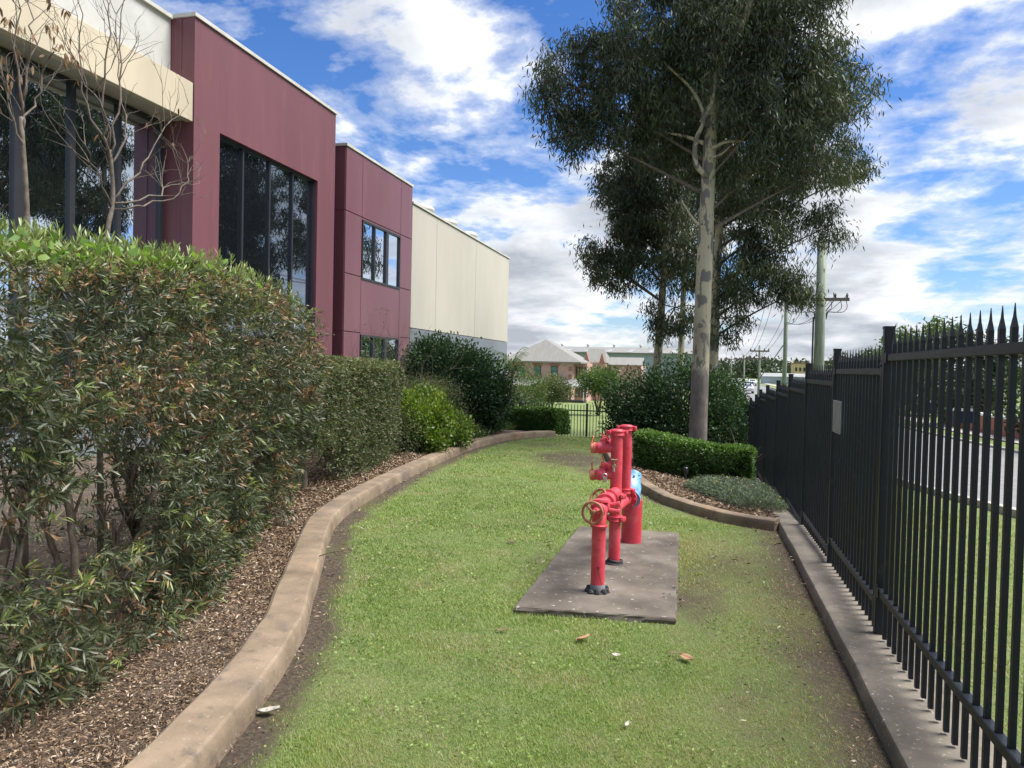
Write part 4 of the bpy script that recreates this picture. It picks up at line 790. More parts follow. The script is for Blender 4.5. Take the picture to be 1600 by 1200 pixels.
# ------------------------------------------------------------------ gum trees
def gum(name, label, base, trunk, r0, ells, n, leafl=.15, seed=1, limbs=(), group='gum trees'):
    random.seed(seed); root = thing(name, label, 'tree', base, group); T = [Vector(p) for p in trunk]
    path = catmull([tuple(p) for p in T], 5); m = len(path)
    rad = [r0*(1-.72*(i/(m-1)))*(1+.28*math.exp(-i*1.4)) for i in range(m)]
    mb = MB().tube([tuple(p) for p in path], rad, 18); obj('trunk', mb, M['gum'], root, smooth=True)
    def on_trunk(z):
        j = int(np.argmin(np.abs(path[:, 2]-z))); return Vector(path[j]), rad[j]
    lm = MB()
    for pts, r in limbs: lm.tube([tuple(p) for p in catmull(pts, 4)], list(np.linspace(r, r*.35, (len(pts)-1)*4+1)), 9)
    if limbs: obj('limb', lm, M['gum'], root, smooth=True)
    clump = 130; vol = np.array([e[3]*e[4]*e[5] for e in ells])**.85; nc = n//clump; pick = rng.choice(len(ells), nc, p=vol/vol.sum()); E = np.array(ells)[pick]
    d = sph(nc); rr = (.30+.70*rng.random(nc)**.45); C = E[:, :3]+d*E[:, 3:]*rr[:, None]+rng.normal(size=(nc, 3))*.06
    bm = MB()
    for e in ells:
        c = Vector(e[:3]); z = c.z-(.5*math.hypot(c.x-T[0].x, c.y-T[0].y)+.35*e[5]); p, rr_ = on_trunk(max(z, T[0].z+2.6)); mid = p.lerp(c, .5)+Vector((0, .25, .03*(c-p).length))
        bm.tube([tuple(q) for q in catmull([tuple(p), tuple(mid), tuple(c)], 4)], list(np.linspace(min(.038, rr_*.35), .012, 9)), 7)
    for i in range(nc):
        c = Vector(C[i]); e = Vector(E[i, :3]); 
        if i % 2 == 0: bm.tube([tuple(e), tuple(e.lerp(c, .55)+Vector((0, 0, .10))), tuple(c)], [.02, .012, .004], 4, False)
    obj('branches', bm, M['twig'], root, smooth=True)['kind'] = 'stuff'
    sp = rng.uniform(.12, .23, nc)[:, None, None]; off = rng.normal(size=(nc, clump, 3))*sp*np.array([1, 1, .85]); P = (C[:, None, :]+off).reshape(-1, 3)
    D = rng.normal(size=(len(P), 3))*np.array([.55, .55, .4])+np.array([0, 0, -.85]); tone = np.repeat(rng.random(nc), clump); rnd = np.clip(.55*tone+.42*rng.random(len(P)), 0, .92); young = rng.random(len(P)) < .03; rnd = np.where(young, .92+.08*rng.random(len(P)), rnd)
    leaves('crown', P, D, leafl*(.65+.6*rng.random(len(P))), leafl*.19, rnd, M['l_gum'], root, droop=.08, up=None)
    return root
def tA(dx, z): return dx, z
yA = 16.0
gum('gum_tree', 'tall gum tree with mottled cream trunk rising behind the low box hedge', (-.10, yA, g1(-.1, yA)), [(-.10, yA, g1(-.1, yA)-.1), (-.09, yA, .7), (-.06, yA, 3.6), (-.03, yA, 5.6), (.01, yA+.05, 7.1), (.15, yA+.1, 9.), (.35, yA+.2, 11.), (.5, yA+.3, 12.8)], .205,
    [(.05, yA-.8, 7.75, .75, .4, .65), (.75, yA-.7, 6.35, .5, .4, .45), (-2.75, yA-.2, 6.65, .5, .6, .65), (-1.6, yA, 7.0, .8, .8, .75), (-2.8, yA-.2, 7.6, 1.05, 1.0, .85), (-2.3, yA+.3, 8.3, 1.0, 1.0, .75), (-1.3, yA-.3, 8.3, 1.1, 1.2, 1.1), (.1, yA-.2, 8.7, 1.3, 1.3, 1.1), (1.5, yA, 8.6, 1.0, 1.2, 1.2), (2.2, yA+.2, 7.35, .8, 1.0, 1.0), (1.2, yA-.3, 7.0, 1.0, 1.0, .9), (-.9, yA+.6, 6.9, 1.0, .9, .9), (2.2, yA+.3, 5.75, .75, .8, .55), (-.2, yA+.9, 6.6, .9, .8, .9), (.9, yA+.8, 5.9, 1.0, .9, .8),
     (-.2, yA, 10.2, 1.2, 1.0, .9), (.5, yA, 12.0, 1.3, 1.2, 1.0), (-1.6, yA, 9.8, .9, .9, .6), (1.8, yA, 10.0, .9, .9, .8)], 84000, .155, 3,
    limbs=[([(-.05, yA-.1, 5.62), (-.28, yA-.25, 5.85), (-.30, yA-.35, 6.3), (-.15, yA-.4, 6.75), (-.4, yA-.45, 7.3), (-.9, yA-.5, 7.8)], .065), ([(-.20, yA-.38, 6.65), (.02, yA-.5, 7.1), (.05, yA-.5, 7.8)], .055), ([(-.05, yA, 6.3), (-.5, yA, 6.5), (-.9, yA, 6.6)], .05),
           ([(.02, yA-.1, 6.2), (.3, yA-.15, 6.3), (.65, yA-.2, 6.28)], .045), ([(.0, yA-.1, 6.0), (.22, yA-.2, 6.05), (.42, yA-.3, 6.2)], .028), ([(-.1, yA-.1, 4.55), (-.32, yA-.2, 4.75), (-.55, yA-.3, 5.1)], .04), ([(.4, yA-.4, 8.2), (.75, yA-.7, 9.0), (1.0, yA-.9, 9.6)], .10)])
yB = 23.0; zB = g1(-1.35, yB)
gum('gum_tree', 'further gum tree left of the mottled trunk, foot hidden by the large shrub', (-1.45, yB, zB), [(-1.45, yB, zB-.1), (-1.4, yB, 1.5), (-1.33, yB, 3.2), (-1.2, yB, 6.), (-1.0, yB+.1, 9.), (-.8, yB+.2, 11.5)], .16,
    [(-3.0, yB, 4.7, .75, .8, .75), (-3.45, yB-.1, 5.1, .6, .7, .5), (-2.2, yB+.2, 5.1, .8, .8, .9), (-1.6, yB, 6.6, 1.2, 1.1, 1.1), (-2.5, yB, 7.2, 1.0, 1.0, .9), (-.9, yB-.2, 3.5, .8, .8, .75), (-1.15, yB-.2, 2.75, .55, .6, .55), (-.6, yB, 5.1, 1.0, 1.0, 1.1), (-1.2, yB, 8.8, 1.7, 1.5, 1.3), (-.9, yB, 10.8, 1.5, 1.4, 1.2), (-2.1, yB+.3, 5.9, .9, .9, .7)], 56000, .17, 4)
yC = 20.6; zC = g1(.25, yC)
gum('gum_tree', 'further gum tree right of the mottled trunk, its low branches near power poles', (.2, yC, zC), [(.2, yC, zC-.1), (.22, yC, 2.), (.25, yC, 4.4), (.35, yC, 7.), (.6, yC+.1, 10.), (.8, yC+.2, 12.)], .16,
    [(1.7, yC, 4.15, .8, .8, .55), (2.15, yC-.2, 3.65, .42, .5, .35), (1.0, yC-.2, 4.2, .85, .8, .75), (.5, yC-.2, 3.0, .55, .6, .75), (1.6, yC, 5.5, 1.1, 1.0, .75), (3.1, yC, 5.45, .6, .7, .5), (3.6, yC, 6.75, .42, .5, .28), (3.3, yC, 7.1, .75, .8, .55), (.6, yC, 6.6, 1.1, 1.1, 1.1), (2.0, yC, 7.2, 1.1, 1.1, .9), (.7, yC, 8.8, 1.1, 1.1, .9), (2.6, yC, 8.7, .9, .9, .8), (.8, yC, 10.8, 1.2, 1.1, 1.0)], 54000, .16, 5)
yD = 31.; zD = g1(-1.2, yD)
gum('gum_tree', 'rearmost gum tree, its crown showing between the front gum crowns', (-1.0, yD, zD), [(-1.0, yD, zD-.1), (-.95, yD, 2.), (-.9, yD, 5.), (-.8, yD, 8.), (-.7, yD, 11.), (-.7, yD, 13.)], .15,
    [(-2.4, yD, 7.0, 1.5, 1.5, 1.3), (-.8, yD-.5, 6.8, 1.5, 1.5, 1.4), (.9, yD, 7.2, 1.6, 1.5, 1.4), (2.2, yD+.4, 8.6, 1.4, 1.4, 1.2), (-2.6, yD, 9.4, 1.6, 1.5, 1.2), (-.5, yD, 9.8, 1.8, 1.6, 1.3), (1.3, yD, 10.6, 1.6, 1.5, 1.2), (-.6, yD, 12.2, 1.8, 1.6, 1.3)], 26000, .22, 8)
# ------------------------------------------------------------------ bare saplings behind the front hedge
def sapling(name, label, base, seed, trunk, limbs, dead):
    random.seed(seed); root = thing(name, label, 'tree', base); tips = []
    pa = catmull(trunk, 5); obj('trunk', MB().tube([tuple(p) for p in pa], list(np.linspace(.024, .013, len(pa))), 9), M['twig'], root, smooth=True)
    for lb in limbs:
        pa = catmull(lb, 4); pa[1:-1] += rng.normal(size=pa[1:-1].shape)*.012; mb = MB().tube([tuple(p) for p in pa], list(np.linspace(.0085, .0022, len(pa))), 6)
        for k in range(7):
            i = random.randint(len(pa)//4, len(pa)-1); d = Vector(pa[i])-Vector(pa[max(0, i-2)]); a = random.uniform(0, 6.28); d = d.normalized()+Vector((math.cos(a)*.8, math.sin(a)*.8, random.uniform(.0, .6)))
            branch_tree(mb, tuple(pa[i]), d, random.uniform(.15, .34), .0030, 2, .55, .1, 4, 4, .0010, .16, (2, 3), tips)
        obj('limb', mb, M['twig'], root, smooth=True)
    C = np.array([tuple(p) for p, d in tips]); m = 170 if dead else 14; C = C[rng.choice(len(C), m)]
    leaves('dead_leaves' if dead else 'seed_pods', C, rng.normal(size=(m, 3))*.4+np.array([0, 0, -1.]), .055, .016, rng.random(m)*(1 if dead else .3), M['l_dead'], root, seg=2, droop=.2)
X4 = -4.2
sapling('bare_sapling', 'leafless multi-branched sapling behind the front hedge, against office windows', (X4, 4.42, .1), 12, [(X4, 4.42, .1), (X4, 4.40, 1.4), (X4, 4.44, 2.4), (X4, 4.50, 2.75), (X4, 4.47, 3.1)],
    [[(X4, 4.47, 3.05), (X4+.03, 4.52, 3.5), (X4, 4.55, 4.0), (X4, 4.6, 4.5)], [(X4, 4.47, 3.08), (X4-.1, 4.36, 3.4), (X4-.1, 4.30, 3.75), (X4-.05, 4.2, 4.25)], [(X4, 4.46, 3.02), (X4+.1, 4.28, 3.3), (X4+.1, 4.1, 3.5), (X4, 3.98, 3.8)], [(X4, 4.5, 2.75), (X4+.05, 4.7, 3.0), (X4, 4.95, 3.35), (X4, 5.3, 3.72)],
     [(X4, 4.48, 3.0), (X4, 4.62, 3.3), (X4-.1, 4.66, 3.7), (X4-.1, 4.62, 4.15)], [(X4, 4.49, 2.72), (X4+.1, 4.8, 2.85), (X4, 5.1, 3.0), (X4, 5.45, 3.1)], [(X4, 4.48, 2.7), (X4+.1, 4.25, 2.9), (X4+.15, 4.05, 3.05)], [(X4, 4.5, 2.68), (X4+.15, 4.75, 2.78), (X4+.2, 5.0, 2.95), (X4+.1, 5.2, 3.25)], [(X4, 4.46, 3.1), (X4, 4.40, 3.6), (X4+.05, 4.40, 4.0), (X4, 4.36, 4.4)]], False)
M['twig_brown'] = M['twig']
sapling('bare_sapling', 'thin sapling with hanging brown dead leaves at the left picture edge', (X4, 3.80, .1), 31, [(X4, 3.80, .1), (X4, 3.78, 1.4), (X4, 3.80, 2.4), (X4, 3.75, 3.1)],
    [[(X4, 3.75, 3.1), (X4, 3.73, 3.5), (X4, 3.70, 4.0)], [(X4, 3.76, 3.0), (X4, 3.85, 3.25), (X4, 3.93, 3.5)], [(X4, 3.77, 2.9), (X4, 3.68, 3.1), (X4, 3.6, 3.4)], [(X4, 3.76, 3.2), (X4, 3.82, 3.6), (X4, 3.8, 3.9)]], True)
random.seed(44)
root = thing('dry_bush', 'dry twiggy bush with few pale leaves by the panelled block ground window', 'shrub', (-5.6, 12.3, .1)); mb = MB(); tips = []
for k in range(9): branch_tree(mb, (-5.6+random.uniform(-.2, .2), 12.3+random.uniform(-.3, .3), .1), (random.uniform(-.35, .35), random.uniform(-.35, .35), 1), random.uniform(.9, 1.2), .014, 3, .5, .15, 5, 5, .002, .12, (2, 3), tips)
obj('branches', mb, M['twig'], root, smooth=True)['kind'] = 'stuff'; C = np.array([tuple(p) for p, d in tips]); C = C[rng.choice(len(C), 220)]+rng.normal(size=(220, 3))*.03; leaves('foliage', C, sph(220), .04, .018, rng.random(220), M['l_olive'], root)
# ------------------------------------------------------------------ lawn blades, litter, loose leaves
def grass(name, label, n, xr, yr, mask, hmul=1., rmin=1.7, rmax=17.5):
    u = rng.random(n*3); r = rmin*(rmax/rmin)**u; th = rng.uniform(-.75, .62, n*3); x = r*np.sin(th+.0)-0; y = r*np.cos(th)
    k = mask(x, y) & (x > xr[0]) & (x < xr[1]) & (y > yr[0]) & (y < yr[1]); x, y, r = x[k][:n], y[k][:n], r[k][:n]; b = bare(x, y); kp = rng.random(len(x)) > b*1.05+.9*np.clip(fbm(x, y, 9., 63)-.60, 0, 1)*2.2; x, y, r, b = x[kp], y[kp], r[kp], b[kp]; n = len(x)
    sc = np.clip(r/3.2, .8, 4.2); pn = fbm(x, y, 1.6, 51); fine = fbm(x, y, 7., 53); h = (.010+.010*rng.random(n)+.022*np.clip(pn-.5, 0, 1))*hmul*(1-.35*b)*(1+.12*sc); w = .0032*sc
    a = rng.random(n)*6.28; lean = rng.uniform(.15, 1.2, n); P = np.stack([x, y, G(x, y)-.004], 1); dirx = np.stack([np.cos(a), np.sin(a), np.zeros(n)], 1); tip = P+dirx*(h*lean)[:, None]+np.array([0, 0, 1.])*h[:, None]; sd = np.stack([-np.sin(a+rng.normal(size=n)*.5), np.cos(a), np.zeros(n)], 1)*(w*.5)[:, None]
    V = np.stack([P-sd, P+sd, tip], 1).reshape(-1, 3); me = me_from(name, V, np.arange(n*3).reshape(n, 3))
    rnd = np.clip(.10+.46*rng.random(n)+.95*(fbm(x, y, .75, 57)-.45)+.55*(fine-.5)+.3*b+.26*sstep(-1.2, .6, x)*(y < 9)+.06, 0, .93); dry = rng.random(n) < .09+.10*b+2.2*np.clip(fbm(x, y, 3.3, 61)-.56, 0, 1); rnd = np.where(dry, .86+.14*rng.random(n), rnd)
    at = me.attributes.new('rnd', 'FLOAT', 'FACE'); at.data.foreach_set('value', rnd.astype(np.float32)); me.materials.append(M['grass']); o = bpy.data.objects.new(name, me); COL.objects.link(o); tag(o, label, 'grass', kind='stuff'); return o
def on_lawn(x, y): return (x > lawn_x(y)+.01) & (x < tree_x(y)-.01) & ~((x > -1.165) & (x < -.13-.025*(y-4.7)) & (y > 4.61+.11*(x+1.15)) & (y < 7.23))
grass('lawn_grass', 'short mown green lawn grass around the concrete slab', 480000, (-4.4, .8), (1.2, 17.4), on_lawn)
grass('verge_grass', 'green verge grass beyond the black spear fence', 70000, (1.32, 4.95), (1., 14.), lambda x, y: x > 1.32, 1.3)
# clover and broad-leaf weeds scattered in the turf
n = 16000; r = 1.8*(5.5)**rng.random(n); th = rng.uniform(-.7, .55, n); x, y = r*np.sin(th), r*np.cos(th); k = on_lawn(x, y) & (fbm(x, y, 2.4, 71) > .52) & (bare(x, y) < .6); x, y, r = x[k], y[k], r[k]; n = len(x)
D = sph(n)*np.array([1, 1, .3])+np.array([0, 0, .25]); o = leaves('clover_weeds', np.stack([x, y, G(x, y)+.012+.014*rng.random(n)], 1), D, .013+.010*rng.random(n), .011*np.clip(r/3.5, .8, 2), .25+.4*rng.random(n), M['grass'], None, wide=.55); tag(o, 'small broad-leaf clover weeds mixed into the lawn', 'weeds')
def litter(name, label, x, y, z, r, kind='stuff'):
    n = len(x); D = rng.normal(size=(n, 3))*np.array([1, 1, .35]); return tag(leaves(name, np.stack([x, y, z], 1), D, (.013+.032*rng.random(n)**1.6)*np.clip(r/4, .8, 2), (.004+.006*rng.random(n))*np.clip(r/4, .9, 2), rng.random(n), M['litter'], None, seg=1), label, 'leaf litter', kind='stuff')
n = 85000; y = 1.2*(12.)**rng.random(n); x = bed_x(y)-.01-np.abs(rng.normal(size=n))*np.where(rng.random(n) < .3, 1.8, .7); k = (x > -6.5) & (y < 14); x, y = x[k], y[k]; litter('bed_litter', 'brown dry leaves and bark chips covering the left garden bed', x, y, G(x, y)+.095+.045*fbm(x, y, 2.5, 4)*np.minimum(1, np.abs(x-bed_x(y))*3)-.012+.014*rng.random(len(x)), y)
n = 5000; y = rng.uniform(8.1, 12.3, n); x = tree_x(y)+.17+np.abs(rng.normal(size=n))*.4; k = x < .8; x, y = x[k], y[k]; litter('tree_bed_litter', 'dry leaf litter in the gum tree bed', x, y, G(x, y)+.085+.01*rng.random(len(x)), y)
n = 15000; r = 1.9*(6.)**rng.random(n); th = rng.uniform(-.7, .55, n); x, y = r*np.sin(th), r*np.cos(th); k = (x > lawn_x(y)) & (x < tree_x(y)) & (rng.random(n) < .04+1.0*bare(x, y)**2); x, y, r = x[k], y[k], r[k]; inS = (x > -1.16) & (x < -.14-.025*(y-4.7)) & (y > 4.62+.11*(x+1.15)) & (y < 7.22); z = np.where(inS, .049, G(x, y)+.022); litter('scattered_litter', 'tiny dry leaf bits scattered over lawn and slab', x, y, z, r)
def fallen(lab, x, y, l, w, a, colr, z=None, curl=.25):
    mb = MB(); rows = []
    for i in range(7):
        t = i/6; ww = w*math.sin(math.pi*min(.97, max(.04, t)))**.8*.5; rows.append([(l*(t-.5), q*ww, curl*w*(abs(q)**2)*.8+curl*l*.5*(t-.5)**2*2) for q in (-1, -.5, 0, .5, 1)])
    mb.sheet(rows); me = me_from('fallen_leaf', mb.V, mb.F, True); me.materials.append(colr); o = bpy.data.objects.new('fallen_leaf', me); COL.objects.link(o); o.location = (x, y, (g1(x, y)+.02) if z is None else z); o.rotation_euler = (random.uniform(-.25, .25), random.uniform(-.25, .25), a)
    sm = o.modifiers.new('thick', 'SOLIDIFY'); sm.thickness = .0012
    tag(o, lab, 'leaf', 'fallen leaves')
M['leaf_tan'] = mat('tan_dry_leaf', color=(.33, .19, .10), rough=.7, scale=30.); M['leaf_pale'] = mat('pale_dry_leaf', color=(.36, .34, .29), rough=.7, scale=30.); M['leaf_brown'] = mat('brown_dry_leaf', color=(.17, .10, .06), rough=.7, scale=30.)

for lab, x, y, l, w, a, c in (('curled tan dry leaf on the lawn just in front of the slab', -.64, 4.26, .10, .055, .9, 'leaf_tan'), ('small whitish leaf on lawn in front of slab, beside the curled tan leaf', -.43, 4.07, .05, .03, .4, 'leaf_pale'),
        ('crumpled pale brown leaf on the lawn near the right front slab corner', -.05, 4.15, .09, .05, -.6, 'leaf_tan'), ('flat pale grey leaf lying against the left kerb foot', -1.86, 2.93, .10, .05, .3, 'leaf_pale'),
        ('thin brown leaf beside the crumpled pale leaf near the slab corner', -.12, 4.2, .08, .015, .1, 'leaf_brown'), ('narrow brown leaf on the lawn left of the slab front corner', -1.13, 4.25, .08, .02, .3, 'leaf_brown'),
        ('red-brown leaf on the grass behind the wide red sleeve', -.43, 7.3, .12, .05, .2, 'leaf_tan'), ('small pale leaf in the grass nearest the camera, right of centre', -.29, 3.29, .04, .018, 1.3, 'leaf_pale'), ('dark leaf on the lawn left of the slab back corner', -1.64, 6.43, .09, .04, .2, 'leaf_brown')):
    fallen(lab, x, y, l, w, a, M[c])
# small twig lying on the kerb
random.seed(9); mb = MB(); branch_tree(mb, (-2.78, 5.02, .135), (.9, .35, .1), .22, .005, 2, .8, 0, 5, 4, .001, .15, (2, 3)); tag(obj('fallen_twig', mb, M['bark'], loc=(-2.78, 5.02, .13)), 'small dark forked twig lying across the curved kerb', 'twig')
# ------------------------------------------------------------------ thin black fence at the end of the lawn
bf = thing('thin_fence', 'thin black tubular fence across the slope beyond the lawn', 'fence', (-4, 26, -1.2)); pk = me_from('picket', *(lambda m: (m.V, m.F))(MB().box(-.011, .011, -.011, .011, 0, 1.62))); pk.materials.append(M['fence'])
x = -7.9; zt = .30
while x < -1.:
    if abs(((x+3.98) % 2.45)) > .06 and abs(((x+3.98) % 2.45)-2.45) > .06: inst('picket', pk, (x, 26., zt-1.62), bf)
    x += .112
for xp in (-8.88, -6.43, -3.98, -1.53): obj('post', MB().bbox(xp-.035, xp+.035, 25.965, 26.035, -1.6, zt+.06, .005), M['fence'], bf)
for xa, xb in ((-8.84, -6.47), (-6.39, -4.02), (-3.94, -1.57)):
    for z in (zt-.22, zt-1.45): obj('rail', MB().box(xa, xb, 25.98, 26.02, z, z+.04), M['fence'], bf)
M['galv'] = mat('galvanised_steel', color=(.30, .31, .32), rough=.5, metallic=.3)
gf = thing('grey_fence', 'weathered grey paling fence running back beside the warehouse corner', 'fence', (-8., 34, -1.2)); gm = me_from('paling', *(lambda m: (m.V, m.F))(MB().box(-.012, .012, -.05, .05, 0, 1.7))); gm.materials.append(M['galv'])
for k in range(60): inst('paling', gm, (-6.9-.028*k, 28+.16*k, -1.1-.006*k), gf)
for z in (.2, -.7): obj('rail', MB().tube([(-6.87, 28, z), (-8.5, 37.5, z-.35)], .03, 6), M['galv'], gf)
# planting behind it
blob_bush('round_tree', 'round dull green weeping bush beside the warehouse corner', 'shrub', (-6.45, 26.8, g1(-6.4, 26.8)), [(-6.5, 26.8, .3, .75, .8, 1.05), (-6.2, 26.8, .0, .6, .7, .9)], 11000, .10, .02, M['l_mid'], clump=30, cr=.13, up=-.4)
root = thing('feathery_palm', 'slender feathery green palm at the warehouse corner', 'palm', (-6.35, 24.3, g1(-6.3, 24.3))); z0 = g1(-6.3, 24.3); obj('trunk', MB().tube([(-6.35, 24.3, z0-.1), (-6.33, 24.3, .6), (-6.3, 24.3, 1.7)], [.07, .06, .045], 8), M['bark'], root, smooth=True)
fb = MB(); PP = []; DD = []; random.seed(3)
for k in range(15):
    a = 2.4*k; el = random.uniform(.2, 1.3); d = Vector((math.cos(a)*math.cos(el), math.sin(a)*math.cos(el), math.sin(el))); p = Vector((-6.3, 24.3, 1.6)); pts = [p]; l = random.uniform(.8, 1.1)
    for i in range(9): d = (d+Vector((0, 0, -.14))).normalized(); pts.append(pts[-1]+d*l/9)
    fb.tube(pts, list(np.linspace(.012, .003, 10)), 4)
    for i in range(1, 10):
        for q in range(5):
            s_ = d.cross(Vector((0, 0, 1))).normalized()*(1 if q % 2 else -1); PP.append(tuple(pts[i-1].lerp(pts[i], q/5))); DD.append(tuple(s_*.8+d*.5+Vector((0, 0, -.35+random.uniform(-.2, .2)))))
obj('frond_ribs', fb, M['l_mid'], root); leaves('fronds', np.array(PP), np.array(DD), .20, .016, rng.random(len(PP)), M['l_mid'], root, seg=2, droop=.3)
def small_tree(label, x, y, r, h, m, n=6000, group='park trees', name='park_tree', leaf=.16):
    z = g1(x, y); random.seed(int(abs(x*31+y))); return blob_bush(name, label, 'tree', (x, y, z), [(x, y, z+h-r*.65, r, r, r*.7), (x-.35*r, y, z+h-r*.8, r*.75, r*.7, r*.55), (x+.4*r, y+.1, z+h-r*.85, r*.7, r*.7, r*.5)], n, leaf, leaf*.4, m, group, clump=25, cr=r*.2, depth=.5)
small_tree('small round park tree with thin trunk in front of the pink house', -10.2, 50, 1.15, 2.35, M['l_olive'])
small_tree('rounder light green tree partly hidden by the large shrub', -6.6, 48, 1.15, 3.0, M['l_mid'])
for (x, lab, t) in ((-11.02, 'left one of the slim cypress trees right of the pink house', 3.1), (-9.85, 'right one of the slim cypress trees right of the pink house', 3.2), (-10.55, 'thinnest, darkest slim cypress between the other two cypresses', 3.3)):
    z = g1(x, 85); w = .34 if 'thinnest' not in lab else .16
    blob_bush('cypress_tree', lab, 'tree', (x, 85, z), [(x, 85, (t+z)/2-.6+.3*k, w*(1.05-.13*k), w, (t-z)/2*(1-.15*k)*.8) for k in range(3)], 5000, .12, .05, M['l_far'] if 'thinnest' in lab else M['l_mid'], 'cypress trees', clump=25, cr=.07, depth=.4)
# ------------------------------------------------------------------ pink house and the sheds behind it
hs = thing('pink_house', 'pink rendered two-storey house with grey hipped roof and green blinds', 'house', (-20, 100, -3.1))
def hwall(x0, x1, y0, y1, z0, z1, m='pink'): return obj('wall', MB().box(x0, x1, y0, y1, z0, z1), M[m], hs)
hwall(-27, -17.55, 100, 111, -3.3, 2.3); hwall(-17.54, -15.9, 103, 111, -3.3, 2.3)
def hip(x0, x1, y0, y1, z0, px, py0, py1, z1, name='roof'):
    return obj(name, MB().add([(x0, y0, z0), (x1, y0, z0), (x1, y1, z0), (x0, y1, z0), (px, py0, z1), (px, py1, z1), (x0, y0, z0-.2), (x1, y0, z0-.2), (x1, y1, z0-.2), (x0, y1, z0-.2)], [(0, 1, 4), (1, 2, 5, 4), (2, 3, 5), (3, 0, 4, 5), (6, 7, 1, 0), (7, 8, 2, 1), (8, 9, 3, 2), (9, 6, 0, 3), (9, 8, 7, 6)]), M['roofgrey'], hs)
hip(-27.6, -16.2, 99.3, 111.5, 2.45, -22.0, 103.5, 107, 5.6)
def hwin(x0, x1, y, z0, z1, trim=True):
    w = obj('window', MB().box(x0, x1, y-.06, y+.02, z0, z1), M['frame'], hs); obj('pane', MB().box(x0+.08, x1-.08, y-.09, y-.061, z0+.08, (z0+z1)/2-.03), M['greenglass'], w); obj('pane', MB().box(x0+.08, x1-.08, y-.09, y-.061, (z0+z1)/2+.03, z1-.08), M['greenglass'], w)
    if trim: obj('lintel', MB().box(x0-.2, x1+.2, y-.12, y-.001, z1+.005, z1+.25), M['brick'], w); obj('sill', MB().box(x0-.2, x1+.2, y-.14, y-.001, z0-.2, z0-.005), M['brick'], w)
for a in (-25.2, -22.8, -20.45): hwin(a, a+.95, 100, .45, 1.85)
for k in range(4): hwin(-17.45+.40*k, -17.25+.40*k, 103, .3, 1.8, False)
for k in range(4): hwin(-17.45+.40*k, -17.2+.40*k, 103, -2.5, -1.0, False)
for a in (-21.5, -19.6): hwin(a, a+1.1, 100, -2.6, -1.1, False)
for zz in (-2.4, -1.2, .1, 1.2): obj('quoin', MB().box(-18.0, -17.53, 99.96, 100.4, zz, zz+.6), M['brick'], hs)
obj('veranda_roof', MB().add([(-26, 99.99, .1), (-15.6, 99.99, .1), (-15.2, 97.3, -.85), (-26, 97.3, -.85), (-26, 99.99, 0), (-15.6, 99.99, 0), (-15.2, 97.3, -.98), (-26, 97.3, -.98)], [(0, 3, 2, 1), (4, 5, 6, 7), (3, 7, 6, 2), (0, 4, 7, 3), (1, 2, 6, 5), (0, 1, 5, 4)]), M['roofpale'], hs)
for k in range(6): obj('veranda_post', MB().box(-25.5+2.0*k, -25.4+2.0*k, 97.4, 97.5, -3.3, -.98), M['white'], hs)
obj('base_course', MB().box(-26, -15.4, 97.2, 99.98, -3.3, -2.7), M['frame'], hs)
g2 = thing('gabled_wing', 'pink wing with steep twin gables to the right of the pink house', 'house', (-15, 108, -3))
obj('wall', MB().box(-18, -14.0, 108, 116, -3.3, 2.5), M['pink'], g2); obj('wall', MB().box(-13.99, -9, 110, 118, -3.3, 2.2), M['pink'], g2)
for (xa, xb, y) in ((-17.25, -16.3, 107.7), (-14.9, -14.1, 107.7)): obj('gable', MB().add([(xa, y, 2.45), (xb, y, 2.45), ((xa+xb)/2, y, 4.0), (xa, y+.3, 2.45), (xb, y+.3, 2.45), ((xa+xb)/2, y+.3, 4.0)], [(0, 1, 2), (5, 4, 3), (0, 3, 4, 1), (1, 4, 5, 2), (2, 5, 3, 0)]), M['brick'], g2)
obj('roof', MB().add([(-17.4, 108, 2.5), (-13.8, 108, 2.5), (-14.6, 110.5, 4.6), (-16.9, 110.5, 4.6), (-17.4, 116, 2.5), (-13.8, 116, 2.5)], [(0, 1, 2, 3), (1, 5, 2), (5, 4, 3, 2), (4, 0, 3), (0, 4, 5, 1)]), M['roofgrey'], g2)
obj('roof', MB().add([(-13.9, 109.6, 2.25), (-8.8, 109.6, 2.25), (-8.8, 113, 3.4), (-13.9, 113, 3.4), (-13.9, 109.6, 2.1), (-8.8, 109.6, 2.1)], [(0, 1, 2, 3), (4, 5, 1, 0)]), M['roofgrey'], g2)
sh = thing('far_shed', 'long low blue-grey industrial shed with flat roof behind the pink house', 'building', (-18, 150, -3)); obj('wall', MB().box(-34, 1, 150, 190, -3.2, 4.9), M['bluegrey'], sh); obj('roof', MB().add([(-35, 149, 4.95), (2, 149, 4.95), (2, 170, 6.6), (-35, 170, 6.6), (-35, 149, 4.8), (2, 149, 4.8)], [(0, 1, 2, 3), (4, 5, 1, 0)]), M['roofgrey'], sh)
for k in range(6): obj('roof_vent', MB().lathe([(0, .25), (.4, .25), (.5, .4), (.7, .3)], (-32+6*k, 169, 6.5), n=10), M['cap'], sh)
for k in range(8): obj('skylight_strip', MB().add([(-33+4.4*k, 150, 5.07), (-31.8+4.4*k, 150, 5.07), (-31.8+4.4*k, 160, 5.86), (-33+4.4*k, 160, 5.86)], [(0, 1, 2, 3)]), M['roofpale'], sh)
